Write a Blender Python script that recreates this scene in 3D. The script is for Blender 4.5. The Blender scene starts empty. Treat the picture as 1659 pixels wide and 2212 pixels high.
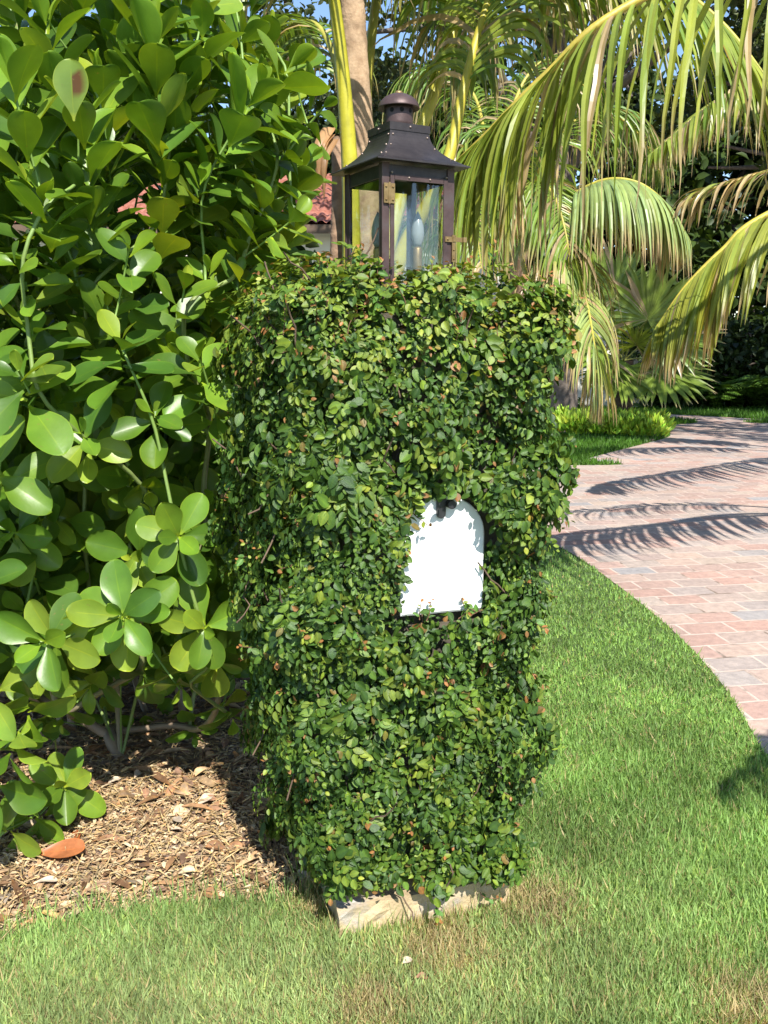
import bpy, math, random
import numpy as np
from mathutils import Vector, Matrix
from mathutils.geometry import tessellate_polygon

random.seed(7)
rng = np.random.default_rng(11)
C = bpy.context.scene.collection
SC = bpy.context.scene

# ------------------------------------------------------------------ camera
EYE, PITCH, FPX = 1.55, math.radians(11.0), 880.0
cam = bpy.data.cameras.new("camera")
cam.sensor_fit = 'VERTICAL'; cam.sensor_height = 36.0; cam.lens = FPX / 1024 * 36.0
cam.clip_start = 0.05; cam.clip_end = 2000
camo = bpy.data.objects.new("camera", cam); C.objects.link(camo)
camo.location = (0, 0, EYE); camo.rotation_euler = (math.pi / 2 - PITCH, 0, 0)
SC.camera = camo

# ------------------------------------------------------------------ sky, sun, exposure
SUN_EL = math.radians(47); SUN_AZ = math.radians(17)       # behind the photographer, a little to the right
sun_to = Vector((math.sin(SUN_AZ) * math.cos(SUN_EL), -math.cos(SUN_AZ) * math.cos(SUN_EL), math.sin(SUN_EL)))
w = bpy.data.worlds.new("World"); SC.world = w; w.use_nodes = True
nt = w.node_tree; nt.nodes.clear()
sky = nt.nodes.new('ShaderNodeTexSky'); sky.sky_type = 'NISHITA'; sky.sun_disc = False
sky.sun_elevation = SUN_EL; sky.sun_rotation = math.atan2(sun_to.x, sun_to.y)
sky.air_density = 1.0; sky.dust_density = 0.3; sky.ozone_density = 3.0
bg = nt.nodes.new('ShaderNodeBackground'); bg.inputs[1].default_value = 0.115
wo = nt.nodes.new('ShaderNodeOutputWorld')
nt.links.new(sky.outputs[0], bg.inputs[0]); nt.links.new(bg.outputs[0], wo.inputs[0])
sl = bpy.data.lights.new("sun", 'SUN'); sl.energy = 4.6; sl.angle = math.radians(0.53); sl.color = (1.0, 0.965, 0.90)
so = bpy.data.objects.new("sun", sl); C.objects.link(so)
so.rotation_euler = sun_to.to_track_quat('Z', 'Y').to_euler(); so.location = (3, -8, 12)
SC.view_settings.view_transform = 'Standard'; SC.view_settings.look = 'None'
SC.view_settings.exposure = 1.0; SC.view_settings.gamma = 1.0
SC.cycles.max_bounces = 8; SC.cycles.transparent_max_bounces = 16
SC.cycles.diffuse_bounces = 3; SC.cycles.glossy_bounces = 3; SC.cycles.transmission_bounces = 6
SC.cycles.use_denoising = True

# ------------------------------------------------------------------ measuring helpers (X, Y in a 1659 x 2212 view of the photograph)
K = 768 / 1659
def ray(X, Y):
    u = (X * K - 384) / FPX; v = (512 - Y * K) / FPX
    c, s = math.cos(PITCH), math.sin(PITCH)
    return Vector((u, c + v * s, -s + v * c))
def at(X, Y, d):
    r = ray(X, Y); return Vector((0, 0, EYE)) + r * (d / r.y)
def gnd(X, Y, z=0.0):
    r = ray(X, Y); return Vector((0, 0, EYE)) + r * ((z - EYE) / r.z)

# ------------------------------------------------------------------ mesh helpers
def tag(o, label=None, cat=None, group=None, kind=None):
    if label: o['label'] = label
    if cat: o['category'] = cat
    if group: o['group'] = group
    if kind: o['kind'] = kind
    return o
def thing(name, label, cat, loc=(0, 0, 0), rz=0.0, group=None):
    o = bpy.data.objects.new(name, None); C.objects.link(o)
    o.location = loc; o.rotation_euler = (0, 0, rz); o.empty_display_size = 0.1
    return tag(o, label, cat, group)
class MB:
    """collects verts, faces and vertex colours of ONE mesh"""
    def __init__(s): s.v = []; s.f = []; s.c = []; s.n = 0
    def add(s, V, F, col=(1, 1, 1)):
        V = np.asarray(V, float).reshape(-1, 3)
        s.v.append(V)
        for f in F: s.f.append(tuple(int(i) + s.n for i in f))
        cc = np.asarray(col, float)
        if cc.ndim == 1: cc = np.tile(cc, (len(V), 1))
        s.c.append(cc); s.n += len(V)
    def box(s, c, d, col=(1, 1, 1), M=None):
        c = np.array(c, float); d = np.array(d, float) / 2
        V = np.array([[x, y, z] for x in (-1, 1) for y in (-1, 1) for z in (-1, 1)]) * d + c
        if M is not None: V = np.array([list(M @ Vector(p)) for p in V])
        s.add(V, [(0, 1, 3, 2), (4, 6, 7, 5), (0, 4, 5, 1), (2, 3, 7, 6), (0, 2, 6, 4), (1, 5, 7, 3)], col)
    def tube(s, P, R, n=8, col=(1, 1, 1), cap=True):
        P = np.asarray(P, float); R = np.broadcast_to(np.asarray(R, float), (len(P),))
        T = np.gradient(P, axis=0); T /= np.linalg.norm(T, axis=1)[:, None] + 1e-12
        up = np.array([0.3, 0.2, 1.0]) if abs(T[0][2]) < .9 else np.array([1.0, 0.1, 0])
        a = np.cross(T, up); a /= np.linalg.norm(a, axis=1)[:, None] + 1e-12
        b = np.cross(T, a)
        an = np.arange(n) * 2 * math.pi / n
        V = (P[:, None] + (a[:, None] * np.cos(an)[None, :, None] + b[:, None] * np.sin(an)[None, :, None]) * R[:, None, None]).reshape(-1, 3)
        F = []
        for i in range(len(P) - 1):
            for j in range(n):
                k = (j + 1) % n; F.append((i * n + j, i * n + k, (i + 1) * n + k, (i + 1) * n + j))
        if cap: F.append(tuple(range(n))); F.append(tuple((len(P) - 1) * n + j for j in range(n))[::-1])
        cc = np.asarray(col, float)
        if cc.ndim == 2: cc = np.repeat(cc, n, axis=0)
        s.add(V, F, cc)
    def lathe(s, prof, n=24, col=(1, 1, 1), c=(0, 0, 0)):
        V = []; F = []
        for r, z in prof:
            for j in range(n):
                a = 2 * math.pi * j / n; V.append((c[0] + r * math.cos(a), c[1] + r * math.sin(a), c[2] + z))
        for i in range(len(prof) - 1):
            for j in range(n):
                k = (j + 1) % n; F.append((i * n + j, i * n + k, (i + 1) * n + k, (i + 1) * n + j))
        F.append(tuple(range(n))[::-1]); F.append(tuple((len(prof) - 1) * n + j for j in range(n)))
        s.add(V, F, col)
    def build(s, name, mat, parent=None, smooth=False):
        return mesh(name, np.concatenate(s.v), s.f, mat, parent, np.concatenate(s.c), smooth)
def mesh(name, V, F, mat, parent=None, col=None, smooth=False):
    V = np.asarray(V, np.float32)
    me = bpy.data.meshes.new(name)
    me.vertices.add(len(V)); me.vertices.foreach_set('co', V.ravel())
    if isinstance(F, np.ndarray):
        k = F.shape[1]; tot = np.full(len(F), k, np.int32); idx = F.astype(np.int32).ravel()
    else:
        tot = np.array([len(f) for f in F], np.int32); idx = np.array([i for f in F for i in f], np.int32)
    st = np.concatenate([[0], np.cumsum(tot)[:-1]]).astype(np.int32)
    me.loops.add(len(idx)); me.loops.foreach_set('vertex_index', idx)
    me.polygons.add(len(tot)); me.polygons.foreach_set('loop_start', st); me.polygons.foreach_set('loop_total', tot)
    me.update(calc_edges=True); me.validate()
    if col is not None:
        a = me.color_attributes.new('col', 'FLOAT_COLOR', 'POINT')
        cc = np.ones((len(V), 4), np.float32); cc[:, :3] = col
        a.data.foreach_set('color', cc.ravel())
    me.polygons.foreach_set('use_smooth', np.full(len(tot), bool(smooth)))
    me.materials.append(mat)
    o = bpy.data.objects.new(name, me); C.objects.link(o)
    if parent is not None: o.parent = parent
    return o
def unit(a): return a / (np.linalg.norm(a, axis=-1, keepdims=True) + 1e-12)
def frames(D, N):
    """columns: width, length, normal"""
    D = unit(D); X = unit(np.cross(D, N)); Z = np.cross(X, D)
    return np.stack([X, D, Z], axis=-1)
def scatter(tmpl, pos, fr, size, col):
    """copies of one leaf template -> V, F, colours (all of it ends up in one mesh)"""
    V, F, tint = tmpl
    n = len(pos); size = np.asarray(size, float)
    if size.ndim == 1: size = np.repeat(size[:, None], 3, 1)
    W = np.einsum('nij,nkj->nki', fr, V[None] * size[:, None, :]) + pos[:, None]
    FF = (F[None] + (np.arange(n) * len(V))[:, None, None]).reshape(-1, F.shape[1])
    cc = col[:, None, :] * tint[None]
    return W.reshape(-1, 3), FF, cc.reshape(-1, 3)
def join(parts):
    V = []; F = []; c = []; n = 0
    for v, f, k in parts:
        V.append(v); F.append(f + n); c.append(k); n += len(v)
    return np.concatenate(V), np.concatenate(F), np.concatenate(c)
def grid_leaf(prof, us, rows, curl, cup, rib=1.0, margin=1.0, petiole=0.0, wave=0.0, tipt=1.0, ph=0.0):
    ts = np.linspace(0, 1, rows); V = []; T = []
    for t in ts:
        for u in us:
            hw = prof(t)
            V.append((u * hw, t, -curl * t * t + cup * abs(u) * hw * 2 + wave * math.sin(t * 9 + ph + 1.5 * u) * abs(u)))
            k = np.ones(3)
            if abs(u) < .02: k = k * np.array([rib * 1.08, rib, rib * .7])
            if abs(u) > .97: k = k * np.array([margin * 1.12, margin, margin * .7])
            if t < .1: k = k * np.array([1.4, 1.25, .9])
            T.append(k)
    F = []; n = len(us)
    for i in range(rows - 1):
        for j in range(n - 1): F.append((i * n + j, i * n + j + 1, (i + 1) * n + j + 1, (i + 1) * n + j))
    return np.array(V), np.array(F), np.array(T)
def bez(P, n):
    """smooth curve through the points (Catmull-Rom)"""
    P = np.array([list(p) for p in P], float)
    Q = np.vstack([2 * P[0] - P[1], P, 2 * P[-1] - P[-2]]); out = []
    m = len(P) - 1
    for t in np.linspace(0, m, n):
        i = min(int(t), m - 1); f = t - i
        a, b, c, d = Q[i:i + 4]
        out.append(.5 * (2 * b + (c - a) * f + (2 * a - 5 * b + 4 * c - d) * f * f + (3 * b - a - 3 * c + d) * f ** 3))
    return np.array(out)

# ------------------------------------------------------------------ materials
def new_mat(name):
    m = bpy.data.materials.new(name); m.use_nodes = True
    nt = m.node_tree; nt.nodes.clear()
    out = nt.nodes.new('ShaderNodeOutputMaterial')
    return m, nt, out
def nd(nt, t, **kw):
    n = nt.nodes.new(t)
    for k, v in kw.items():
        if k in n.inputs: n.inputs[k].default_value = v
        else: setattr(n, k, v)
    return n
def noise(nt, scale, detail=4, rough=.6, co='Object'):
    tc = nd(nt, 'ShaderNodeTexCoord'); n = nd(nt, 'ShaderNodeTexNoise'); n.inputs['Scale'].default_value = scale
    n.inputs['Detail'].default_value = detail; n.inputs['Roughness'].default_value = rough
    nt.links.new(tc.outputs[co], n.inputs['Vector']); return n
def ramp(nt, src, stops):
    r = nd(nt, 'ShaderNodeValToRGB')
    e = r.color_ramp.elements
    while len(e) < len(stops): e.new(.5)
    for k, (p, c) in enumerate(stops): e[k].position = p; e[k].color = (*c, 1)
    nt.links.new(src, r.inputs[0]); return r
def mixc(nt, a, b, fac, mode='MIX'):
    m = nd(nt, 'ShaderNodeMix', data_type='RGBA', blend_type=mode)
    for s, i in ((a, 6), (b, 7)):
        if hasattr(s, 'is_linked'): nt.links.new(s, m.inputs[i])
        else: m.inputs[i].default_value = (*s, 1)
    if hasattr(fac, 'is_linked'): nt.links.new(fac, m.inputs[0])
    else: m.inputs[0].default_value = fac
    return m.outputs[2]
def leaf_mat(name, rough=.4, trans=.3, nscale=14, namp=.35, spec=.5, tt=(1.35, 1.3, .5), bump=0.0, spots=False):
    m, nt, out = new_mat(name)
    a = nd(nt, 'ShaderNodeAttribute', attribute_name='col')
    n = noise(nt, nscale)
    r = ramp(nt, n.outputs[0], [(.3, (1 - namp,) * 3), (.7, (1 + namp,) * 3)])
    c = mixc(nt, a.outputs[0], r.outputs[0], 1.0, 'MULTIPLY')
    if spots:
        ns_ = noise(nt, 55, 3, .7); sr = ramp(nt, ns_.outputs[0], [(.66, (0, 0, 0)), (.74, (.8, .8, .8))]); c = mixc(nt, c, (.20, .15, .05), sr.outputs[0])
        nv = noise(nt, 3.5, 3); vr = ramp(nt, nv.outputs[0], [(.4, (.82, .88, .9)), (.62, (1.22, 1.1, 1.0))]); c = mixc(nt, c, vr.outputs[0], 1.0, 'MULTIPLY')
    p = nd(nt, 'ShaderNodeBsdfPrincipled'); p.inputs['Roughness'].default_value = rough
    p.inputs['Specular IOR Level'].default_value = spec
    nt.links.new(c, p.inputs['Base Color'])
    if bump:
        b = nd(nt, 'ShaderNodeBump'); b.inputs['Strength'].default_value = bump; b.inputs['Distance'].default_value = .004
        n2 = noise(nt, nscale * 8, 2); nt.links.new(n2.outputs[0], b.inputs['Height']); nt.links.new(b.outputs[0], p.inputs['Normal'])
    t = nd(nt, 'ShaderNodeBsdfTranslucent'); nt.links.new(mixc(nt, c, tt, 1.0, 'MULTIPLY'), t.inputs[0])
    mx = nd(nt, 'ShaderNodeMixShader'); mx.inputs[0].default_value = trans
    nt.links.new(p.outputs[0], mx.inputs[1]); nt.links.new(t.outputs[0], mx.inputs[2]); nt.links.new(mx.outputs[0], out.inputs[0])
    return m
def solid_mat(name, stops, scale=20, rough=.7, metal=0.0, bump=0.0, bscale=60, usecol=False, detail=5, spec=.5, dist=.01):
    m, nt, out = new_mat(name)
    n = noise(nt, scale, detail)
    r = ramp(nt, n.outputs[0], stops)
    c = r.outputs[0]
    if usecol:
        a = nd(nt, 'ShaderNodeAttribute', attribute_name='col'); c = mixc(nt, a.outputs[0], c, 1.0, 'MULTIPLY')
    p = nd(nt, 'ShaderNodeBsdfPrincipled'); p.inputs['Roughness'].default_value = rough; p.inputs['Metallic'].default_value = metal
    p.inputs['Specular IOR Level'].default_value = spec
    nt.links.new(c, p.inputs['Base Color'])
    if bump:
        b = nd(nt, 'ShaderNodeBump'); b.inputs['Strength'].default_value = bump; b.inputs['Distance'].default_value = dist
        n2 = noise(nt, bscale); nt.links.new(n2.outputs[0], b.inputs['Height']); nt.links.new(b.outputs[0], p.inputs['Normal'])
    nt.links.new(p.outputs[0], out.inputs[0]); return m
M_fig = leaf_mat('fig_leaf', .44, .24, 60, .24, .36, (1.4, 1.25, .45), bump=.25)
M_shrub = leaf_mat('shrub_leaf', .36, .3, 9, .18, .38, (1.5, 1.3, .4), bump=.08, spots=True)
M_frond = leaf_mat('frond_leaf', .38, .3, 6, .2, .5)
M_far = leaf_mat('tree_leaf', .5, .2, 2, .4, .35)
M_grass = leaf_mat('grass_blade', .5, .42, 3, .25, .3, (1.2, 1.15, .7))
M_chip = leaf_mat('mulch_chip', .85, .0, 40, .35, .2)
M_bark = solid_mat('bark', [(.25, (.55, .5, .45)), (.6, (1, 1, 1)), (.8, (1.25, 1.2, 1.1))], 18, .9, 0, .6, 40, True)
M_stem = solid_mat('green_stem', [(.3, (.8, .8, .8)), (.7, (1.15, 1.15, 1.1))], 14, .5, 0, .15, 60, True)

# ------------------------------------------------------------------ THE SETTING: ground, driveway, mulch bed
def lawn_mat():
    m, nt, out = new_mat('lawn_soil')
    n1 = noise(nt, 1.3, 5); n2 = noise(nt, 60, 4, .7)
    g = ramp(nt, n2.outputs[0], [(.3, (.02, .035, .01)), (.5, (.055, .10, .022)), (.72, (.13, .15, .05))])
    t = ramp(nt, n2.outputs[0], [(.3, (.05, .04, .02)), (.6, (.16, .13, .06))])
    f = ramp(nt, n1.outputs[0], [(.5, (0, 0, 0)), (.75, (.6, .6, .6))])
    c = mixc(nt, g.outputs[0], t.outputs[0], f.outputs[0])
    p = nd(nt, 'ShaderNodeBsdfPrincipled'); p.inputs['Roughness'].default_value = .9
    nt.links.new(c, p.inputs['Base Color'])
    b = nd(nt, 'ShaderNodeBump'); b.inputs['Strength'].default_value = .5; b.inputs['Distance'].default_value = .02
    nt.links.new(n2.outputs[0], b.inputs['Height']); nt.links.new(b.outputs[0], p.inputs['Normal'])
    nt.links.new(p.outputs[0], out.inputs[0]); return m
tag(mesh('ground', [(-300, -100, 0), (300, -100, 0), (300, 600, 0), (-300, 600, 0)], [(0, 1, 2, 3)], lawn_mat()), kind='structure')

def paver_mat():
    m, nt, out = new_mat('clay_pavers')
    tc = nd(nt, 'ShaderNodeTexCoord'); mp = nd(nt, 'ShaderNodeMapping'); mp.inputs['Rotation'].default_value = (0, 0, math.radians(-9))
    nt.links.new(tc.outputs['Object'], mp.inputs[0])
    nw = noise(nt, 9, 2); va = nd(nt, 'ShaderNodeVectorMath', operation='MULTIPLY_ADD')
    nt.links.new(nw.outputs['Color'], va.inputs[0]); va.inputs[1].default_value = (.014, .014, 0); nt.links.new(mp.outputs[0], va.inputs[2])
    br = nd(nt, 'ShaderNodeTexBrick'); br.offset = .5; br.squash = 1.0
    for k, v in (('Scale', 1.0), ('Mortar Size', .0085), ('Mortar Smooth', .25), ('Bias', 0.0), ('Brick Width', .275), ('Row Height', .175)): br.inputs[k].default_value = v
    br.inputs['Color1'].default_value = (0, 0, 0, 1); br.inputs['Color2'].default_value = (1, 1, 1, 1); br.inputs['Mortar'].default_value = (.5, .5, .5, 1)
    nt.links.new(va.outputs[0], br.inputs['Vector'])
    r = ramp(nt, br.outputs['Color'], [(.0, (.43, .315, .265)), (.2, (.46, .30, .245)), (.36, (.40, .32, .28)), (.52, (.49, .365, .295)), (.68, (.38, .33, .305)), (.82, (.48, .38, .305)), (1.0, (.34, .325, .32))])
    n = noise(nt, 22, 6, .65); nl = noise(nt, 1.1, 4)
    g = ramp(nt, n.outputs[0], [(.25, (.74, .74, .75)), (.75, (1.2, 1.18, 1.16))])
    gl = ramp(nt, nl.outputs[0], [(.3, (.74, .73, .74)), (.7, (1.03, 1.01, 1.0))])
    c = mixc(nt, mixc(nt, r.outputs[0], g.outputs[0], 1, 'MULTIPLY'), gl.outputs[0], 1, 'MULTIPLY')
    nj = noise(nt, 5, 3); jr = ramp(nt, nj.outputs[0], [(.36, (.20, .15, .115)), (.46, (.50, .39, .325)), (.8, (.57, .46, .385))])
    c = mixc(nt, c, jr.outputs[0], br.outputs['Fac'])
    p = nd(nt, 'ShaderNodeBsdfPrincipled'); p.inputs['Roughness'].default_value = .75; p.inputs['Specular IOR Level'].default_value = .35
    nt.links.new(c, p.inputs['Base Color'])
    mm = nd(nt, 'ShaderNodeMath', operation='MULTIPLY_ADD'); nt.links.new(br.outputs['Fac'], mm.inputs[0]); mm.inputs[1].default_value = -1.0; nt.links.new(n.outputs[0], mm.inputs[2])
    b = nd(nt, 'ShaderNodeBump'); b.inputs['Strength'].default_value = .5; b.inputs['Distance'].default_value = .008
    nt.links.new(mm.outputs[0], b.inputs['Height']); nt.links.new(b.outputs[0], p.inputs['Normal'])
    nt.links.new(p.outputs[0], out.inputs[0]); return m
def sheet(name, pts, z, mat):
    tri = tessellate_polygon([[Vector((p[0], p[1], 0)) for p in pts]])
    return tag(mesh(name, [(p[0], p[1], z) for p in pts], [tuple(t) for t in tri], mat), kind='structure')
near_edge = [gnd(1800, 1870), gnd(1659, 1640), gnd(1560, 1480), gnd(1460, 1370), gnd(1340, 1270), gnd(1210, 1183), gnd(1080, 1140), gnd(900, 1108), gnd(600, 1085)]
far_edge = [gnd(1190, 1006), gnd(1260, 993), gnd(1330, 975), gnd(1400, 957), gnd(1442, 945), gnd(1446, 936), gnd(1425, 922), gnd(1370, 905)]
NE = bez(near_edge + [Vector((-6, near_edge[-1].y + 2.2, 0))], 60)
FE = bez([Vector((-9, far_edge[0].y + 0.5, 0))] + far_edge + [Vector((-9, far_edge[-1].y + 3.0, 0))], 70)
VE = [gnd(1250, 892), gnd(1380, 893), gnd(1500, 898), gnd(1659, 907), gnd(1800, 918)]
ve0 = bez([Vector((-10, VE[0].y + 4, 0))] + VE + [Vector((26, VE[-1].y - 3, 0))], 30)
drive = list(NE) + list(FE) + list(ve0) + [(26, 1.0, 0), (near_edge[0].x, 1.0, 0)]
sheet('driveway', drive, .004, paver_mat())
M_soil = solid_mat('mulch_soil', [(.25, (.09, .06, .045)), (.5, (.24, .165, .12)), (.75, (.42, .32, .25))], 26, .95, 0, .8, 70, dist=.02)
bedline = [gnd(-250, 2080), gnd(0, 2028), gnd(150, 1992), gnd(330, 1962), gnd(520, 1948), gnd(650, 1930), gnd(740, 1800)]
BL = bez(bedline, 40)
bed = list(BL) + [(-.2, 2.9, 0), (.1, 3.2, 0), (-.2, 4.2, 0), (-1.2, 5.2, 0), (-3.5, 5.2, 0), (-4, 3.0, 0)]
sheet('mulch_bed', bed, .004, M_soil)

def inside(poly, x, y):
    P = np.array([[p[0], p[1]] for p in poly]); x = np.asarray(x); y = np.asarray(y)
    r = np.zeros(x.shape, bool); j = len(P) - 1
    for i in range(len(P)):
        a, b = P[i], P[j]
        cnd = ((a[1] > y) != (b[1] > y)) & (x < (b[0] - a[0]) * (y - a[1]) / (b[1] - a[1] + 1e-12) + a[0])
        r ^= cnd; j = i
    return r
def fbm(x, y, s, seed=0):
    """cheap smooth 2-D noise in 0..1"""
    r = np.random.default_rng(seed); v = np.zeros_like(x)
    for k in range(7):
        a, p, f = r.uniform(0, 6.28), r.uniform(0, 6.28), s * r.uniform(.6, 1.9)
        v += np.sin((x * math.cos(a) + y * math.sin(a)) * f + p)
    return np.clip(.5 + v / 7 * .9, 0, 1)

# ------------------------------------------------------------------ THE PILLAR, its fig creeper and mailbox
PA = math.radians(16.6); PB = Vector((-.116, 2.061, 0)); PW = .485
ex = Vector((math.cos(PA), math.sin(PA), 0)); ey = Vector((-math.sin(PA), math.cos(PA), 0))
pc = PB + ex * PW / 2 + ey * PW / 2
PTOP = 1.615
M_conc = solid_mat('stucco', [(.3, (.34, .25, .14)), (.5, (.47, .36, .21)), (.62, (.38, .32, .25)), (.75, (.50, .46, .41))], 15, .9, 0, .7, 90, dist=.006)
M_shade_masonry = solid_mat('shade_dark_masonry', [(.3, (.05, .042, .03)), (.55, (.10, .085, .06)), (.75, (.17, .14, .10))], 14, .95, 0, .6, 60)  # masonry colour darkened so gaps between the leaves look shaded
t = thing('mailbox_pillar', 'square masonry pillar with chipped tan footing, overgrown by small creeping leaves', 'pillar', pc, PA)
def rough_block(cx, cy, cz, sx, sy, sz, amp, seed, seg=14):
    r = np.random.default_rng(seed); V = []; idx = {}; F = []
    def vid(i, j, k):
        key = (i, j, k)
        if key not in idx:
            p = np.array([i / seg - .5, j / seg - .5, k / 4 - .5])
            e = (abs(p[0]) > .49) + (abs(p[1]) > .49) + (p[2] > .49)
            q = p * (1 - (.02 if e >= 2 else 0) * r.uniform(.3, 2.4)) + r.normal(0, 1, 3) * amp / max(sx, .1)
            idx[key] = len(V); V.append((cx + q[0] * sx, cy + q[1] * sy, cz + q[2] * sz))
        return idx[key]
    for i in range(seg):
        for j in range(seg): F.append((vid(i, j, 4), vid(i + 1, j, 4), vid(i + 1, j + 1, 4), vid(i, j + 1, 4)))
    for k in range(4):
        for i in range(seg):
            F.append((vid(i, 0, k), vid(i + 1, 0, k), vid(i + 1, 0, k + 1), vid(i, 0, k + 1)))
            F.append((vid(i + 1, seg, k), vid(i, seg, k), vid(i, seg, k + 1), vid(i + 1, seg, k + 1)))
            F.append((vid(0, i + 1, k), vid(0, i, k), vid(0, i, k + 1), vid(0, i + 1, k + 1)))
            F.append((vid(seg, i, k), vid(seg, i + 1, k), vid(seg, i + 1, k + 1), vid(seg, i, k + 1)))
    return V, F
V, F = rough_block(0, 0, .032, PW, PW, .118, .0028, 3)
mesh('footing', V, F, M_conc, t)
cm = MB(); cm.box((0, 0, .10 + (PTOP - .10) / 2), (PW - .045, PW - .045, PTOP - .10)); cm.build('column', M_shade_masonry, t)

# mailbox set into the front face
def on_face(X, Y, off):
    r = ray(X, Y); n = Vector((ex.y, -ex.x, 0)); p0 = PB + n * off
    k = (p0 - Vector((0, 0, EYE))).dot(n) / r.dot(n)
    p = Vector((0, 0, EYE)) + r * k
    return (p - PB).dot(ex), p.z
OFF = .012
uL, zL = on_face(864, 1330, OFF); uR, zR = on_face(1043, 1318, OFF); uT, zT = on_face(962, 1072, OFF)
mu0, mu1, mz0, mz1 = uL + .002, uR, (zL + zR) / 2, zT
mw = mu1 - mu0; rad = mw / 2 * 1.0
def arch(u0, u1, z0, z1, n=20):
    c = (u0 + u1) / 2; a = (u1 - u0) / 2; h = min(a * .92, z1 - z0)
    P = [(u0, z0), (u1, z0)]
    for k in range(n + 1):
        th = math.pi * k / n
        ct, stt = math.cos(th), math.sin(th)
        P.append((c + a * ct, z1 - h + h * stt))
    return P
def extrude(mb, P, y0, y1, bev=0.0):
    n = len(P); c = np.mean(P, axis=0)
    rings = [[(p[0], y1, p[1]) for p in P]]
    if bev:
        rings.append([(p[0], y0 + bev, p[1]) for p in P])
        rings.append([(c[0] + (p[0] - c[0]) * (1 - bev * 9), y0, c[1] + (p[1] - c[1]) * (1 - bev * 6)) for p in P])
    else: rings.append([(p[0], y0, p[1]) for p in P])
    V = [q for r in rings for q in r]; F = []
    for k in range(len(rings) - 1):
        for i in range(n):
            j = (i + 1) % n; F.append((k * n + i, k * n + j, (k + 1) * n + j, (k + 1) * n + i))
    F.append(tuple(range((len(rings) - 1) * n, len(rings) * n))); F.append(tuple(range(n))[::-1])
    mb.add(V, F)
mbx = thing('mailbox', 'white arched mailbox door set in the leafy pillar, with a black latch on top', 'mailbox', PB, PA)
M_white = solid_mat('white_paint', [(.3, (.80, .80, .78)), (.7, (.86, .86, .85))], 30, .35, 0, .05, 200)
M_black = solid_mat('black_plastic', [(.3, (.012, .012, .014)), (.7, (.03, .03, .032))], 60, .4)
b = MB(); extrude(b, arch(mu0 + .004, mu1 - .004, mz0, mz1 - .004), -OFF + .014, .30); b.build('body', M_white, mbx)
b = MB(); extrude(b, arch(mu0, mu1, mz0, mz1), -OFF - .002, -OFF + .012, .004); b.build('door', M_white, mbx)
mc = (mu0 + mu1) / 2
b = MB(); P = [(mc - .002 - .011 + .022 * (k == 1), 0) for k in range(2)]
lp = [(mc - .010 + .011 * math.cos(a), mz1 - .042 + .011 * math.sin(a)) for a in np.linspace(math.pi, 2 * math.pi, 9)] + [(mc + .001, mz1 + .012), (mc - .021, mz1 + .012)]
extrude(b, lp, -OFF - .012, -OFF - .003); b.build('latch', M_black, mbx)
b = MB(); lp = [(mc + .012 + .011 * math.cos(a), mz1 - .017 + .011 * math.sin(a)) for a in np.linspace(0, 2 * math.pi, 18)[:-1]]
extrude(b, lp, -OFF - .028, -OFF - .003, .003); b.build('knob', M_black, mbx)

# creeping fig
fig = thing('creeping_fig', 'small leaved creeping fig clothing the whole mailbox pillar, orange new tips on top', 'creeper', pc, PA)
def fig_tmpl(curl, cup, tip):
    prof = lambda t: .33 * (math.sin(math.pi * min(1, t ** .9)) ** .75 if 0 < t < 1 else 0) * (1 - .12 * t) + .01
    return grid_leaf(prof, [-1, -.5, 0, .5, 1], 7, curl, cup, 1.25, 1.0)
FT = [fig_tmpl(.12, .12, 0), fig_tmpl(.3, .3, 0), fig_tmpl(-.05, .2, 0), fig_tmpl(.2, .02, 0)]
H = PW / 2
def fig_offset(side, z, a):
    """how far the creeper stands off the column, per side and height"""
    base = {'f': .060, 'l': .165, 'r': .115, 't': .075, 'b': .10}[side]
    if side in 'lr':
        prof = np.interp(z, [0, .12, .3, .5, .8, 1.2, 1.5, 1.75], ([.0, .12, .58, .86, 1.0, .97, .97, .97] if side == 'l' else [.0, .06, .34, .58, .86, .88, 1.08, 1.15]))
    else: prof = np.interp(z, [0, .1, .25, .6, 1.3, 1.6, 1.75], [.15, .35, .7, .9, 1.0, 1.25, 1.1])
    return base * prof
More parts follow.
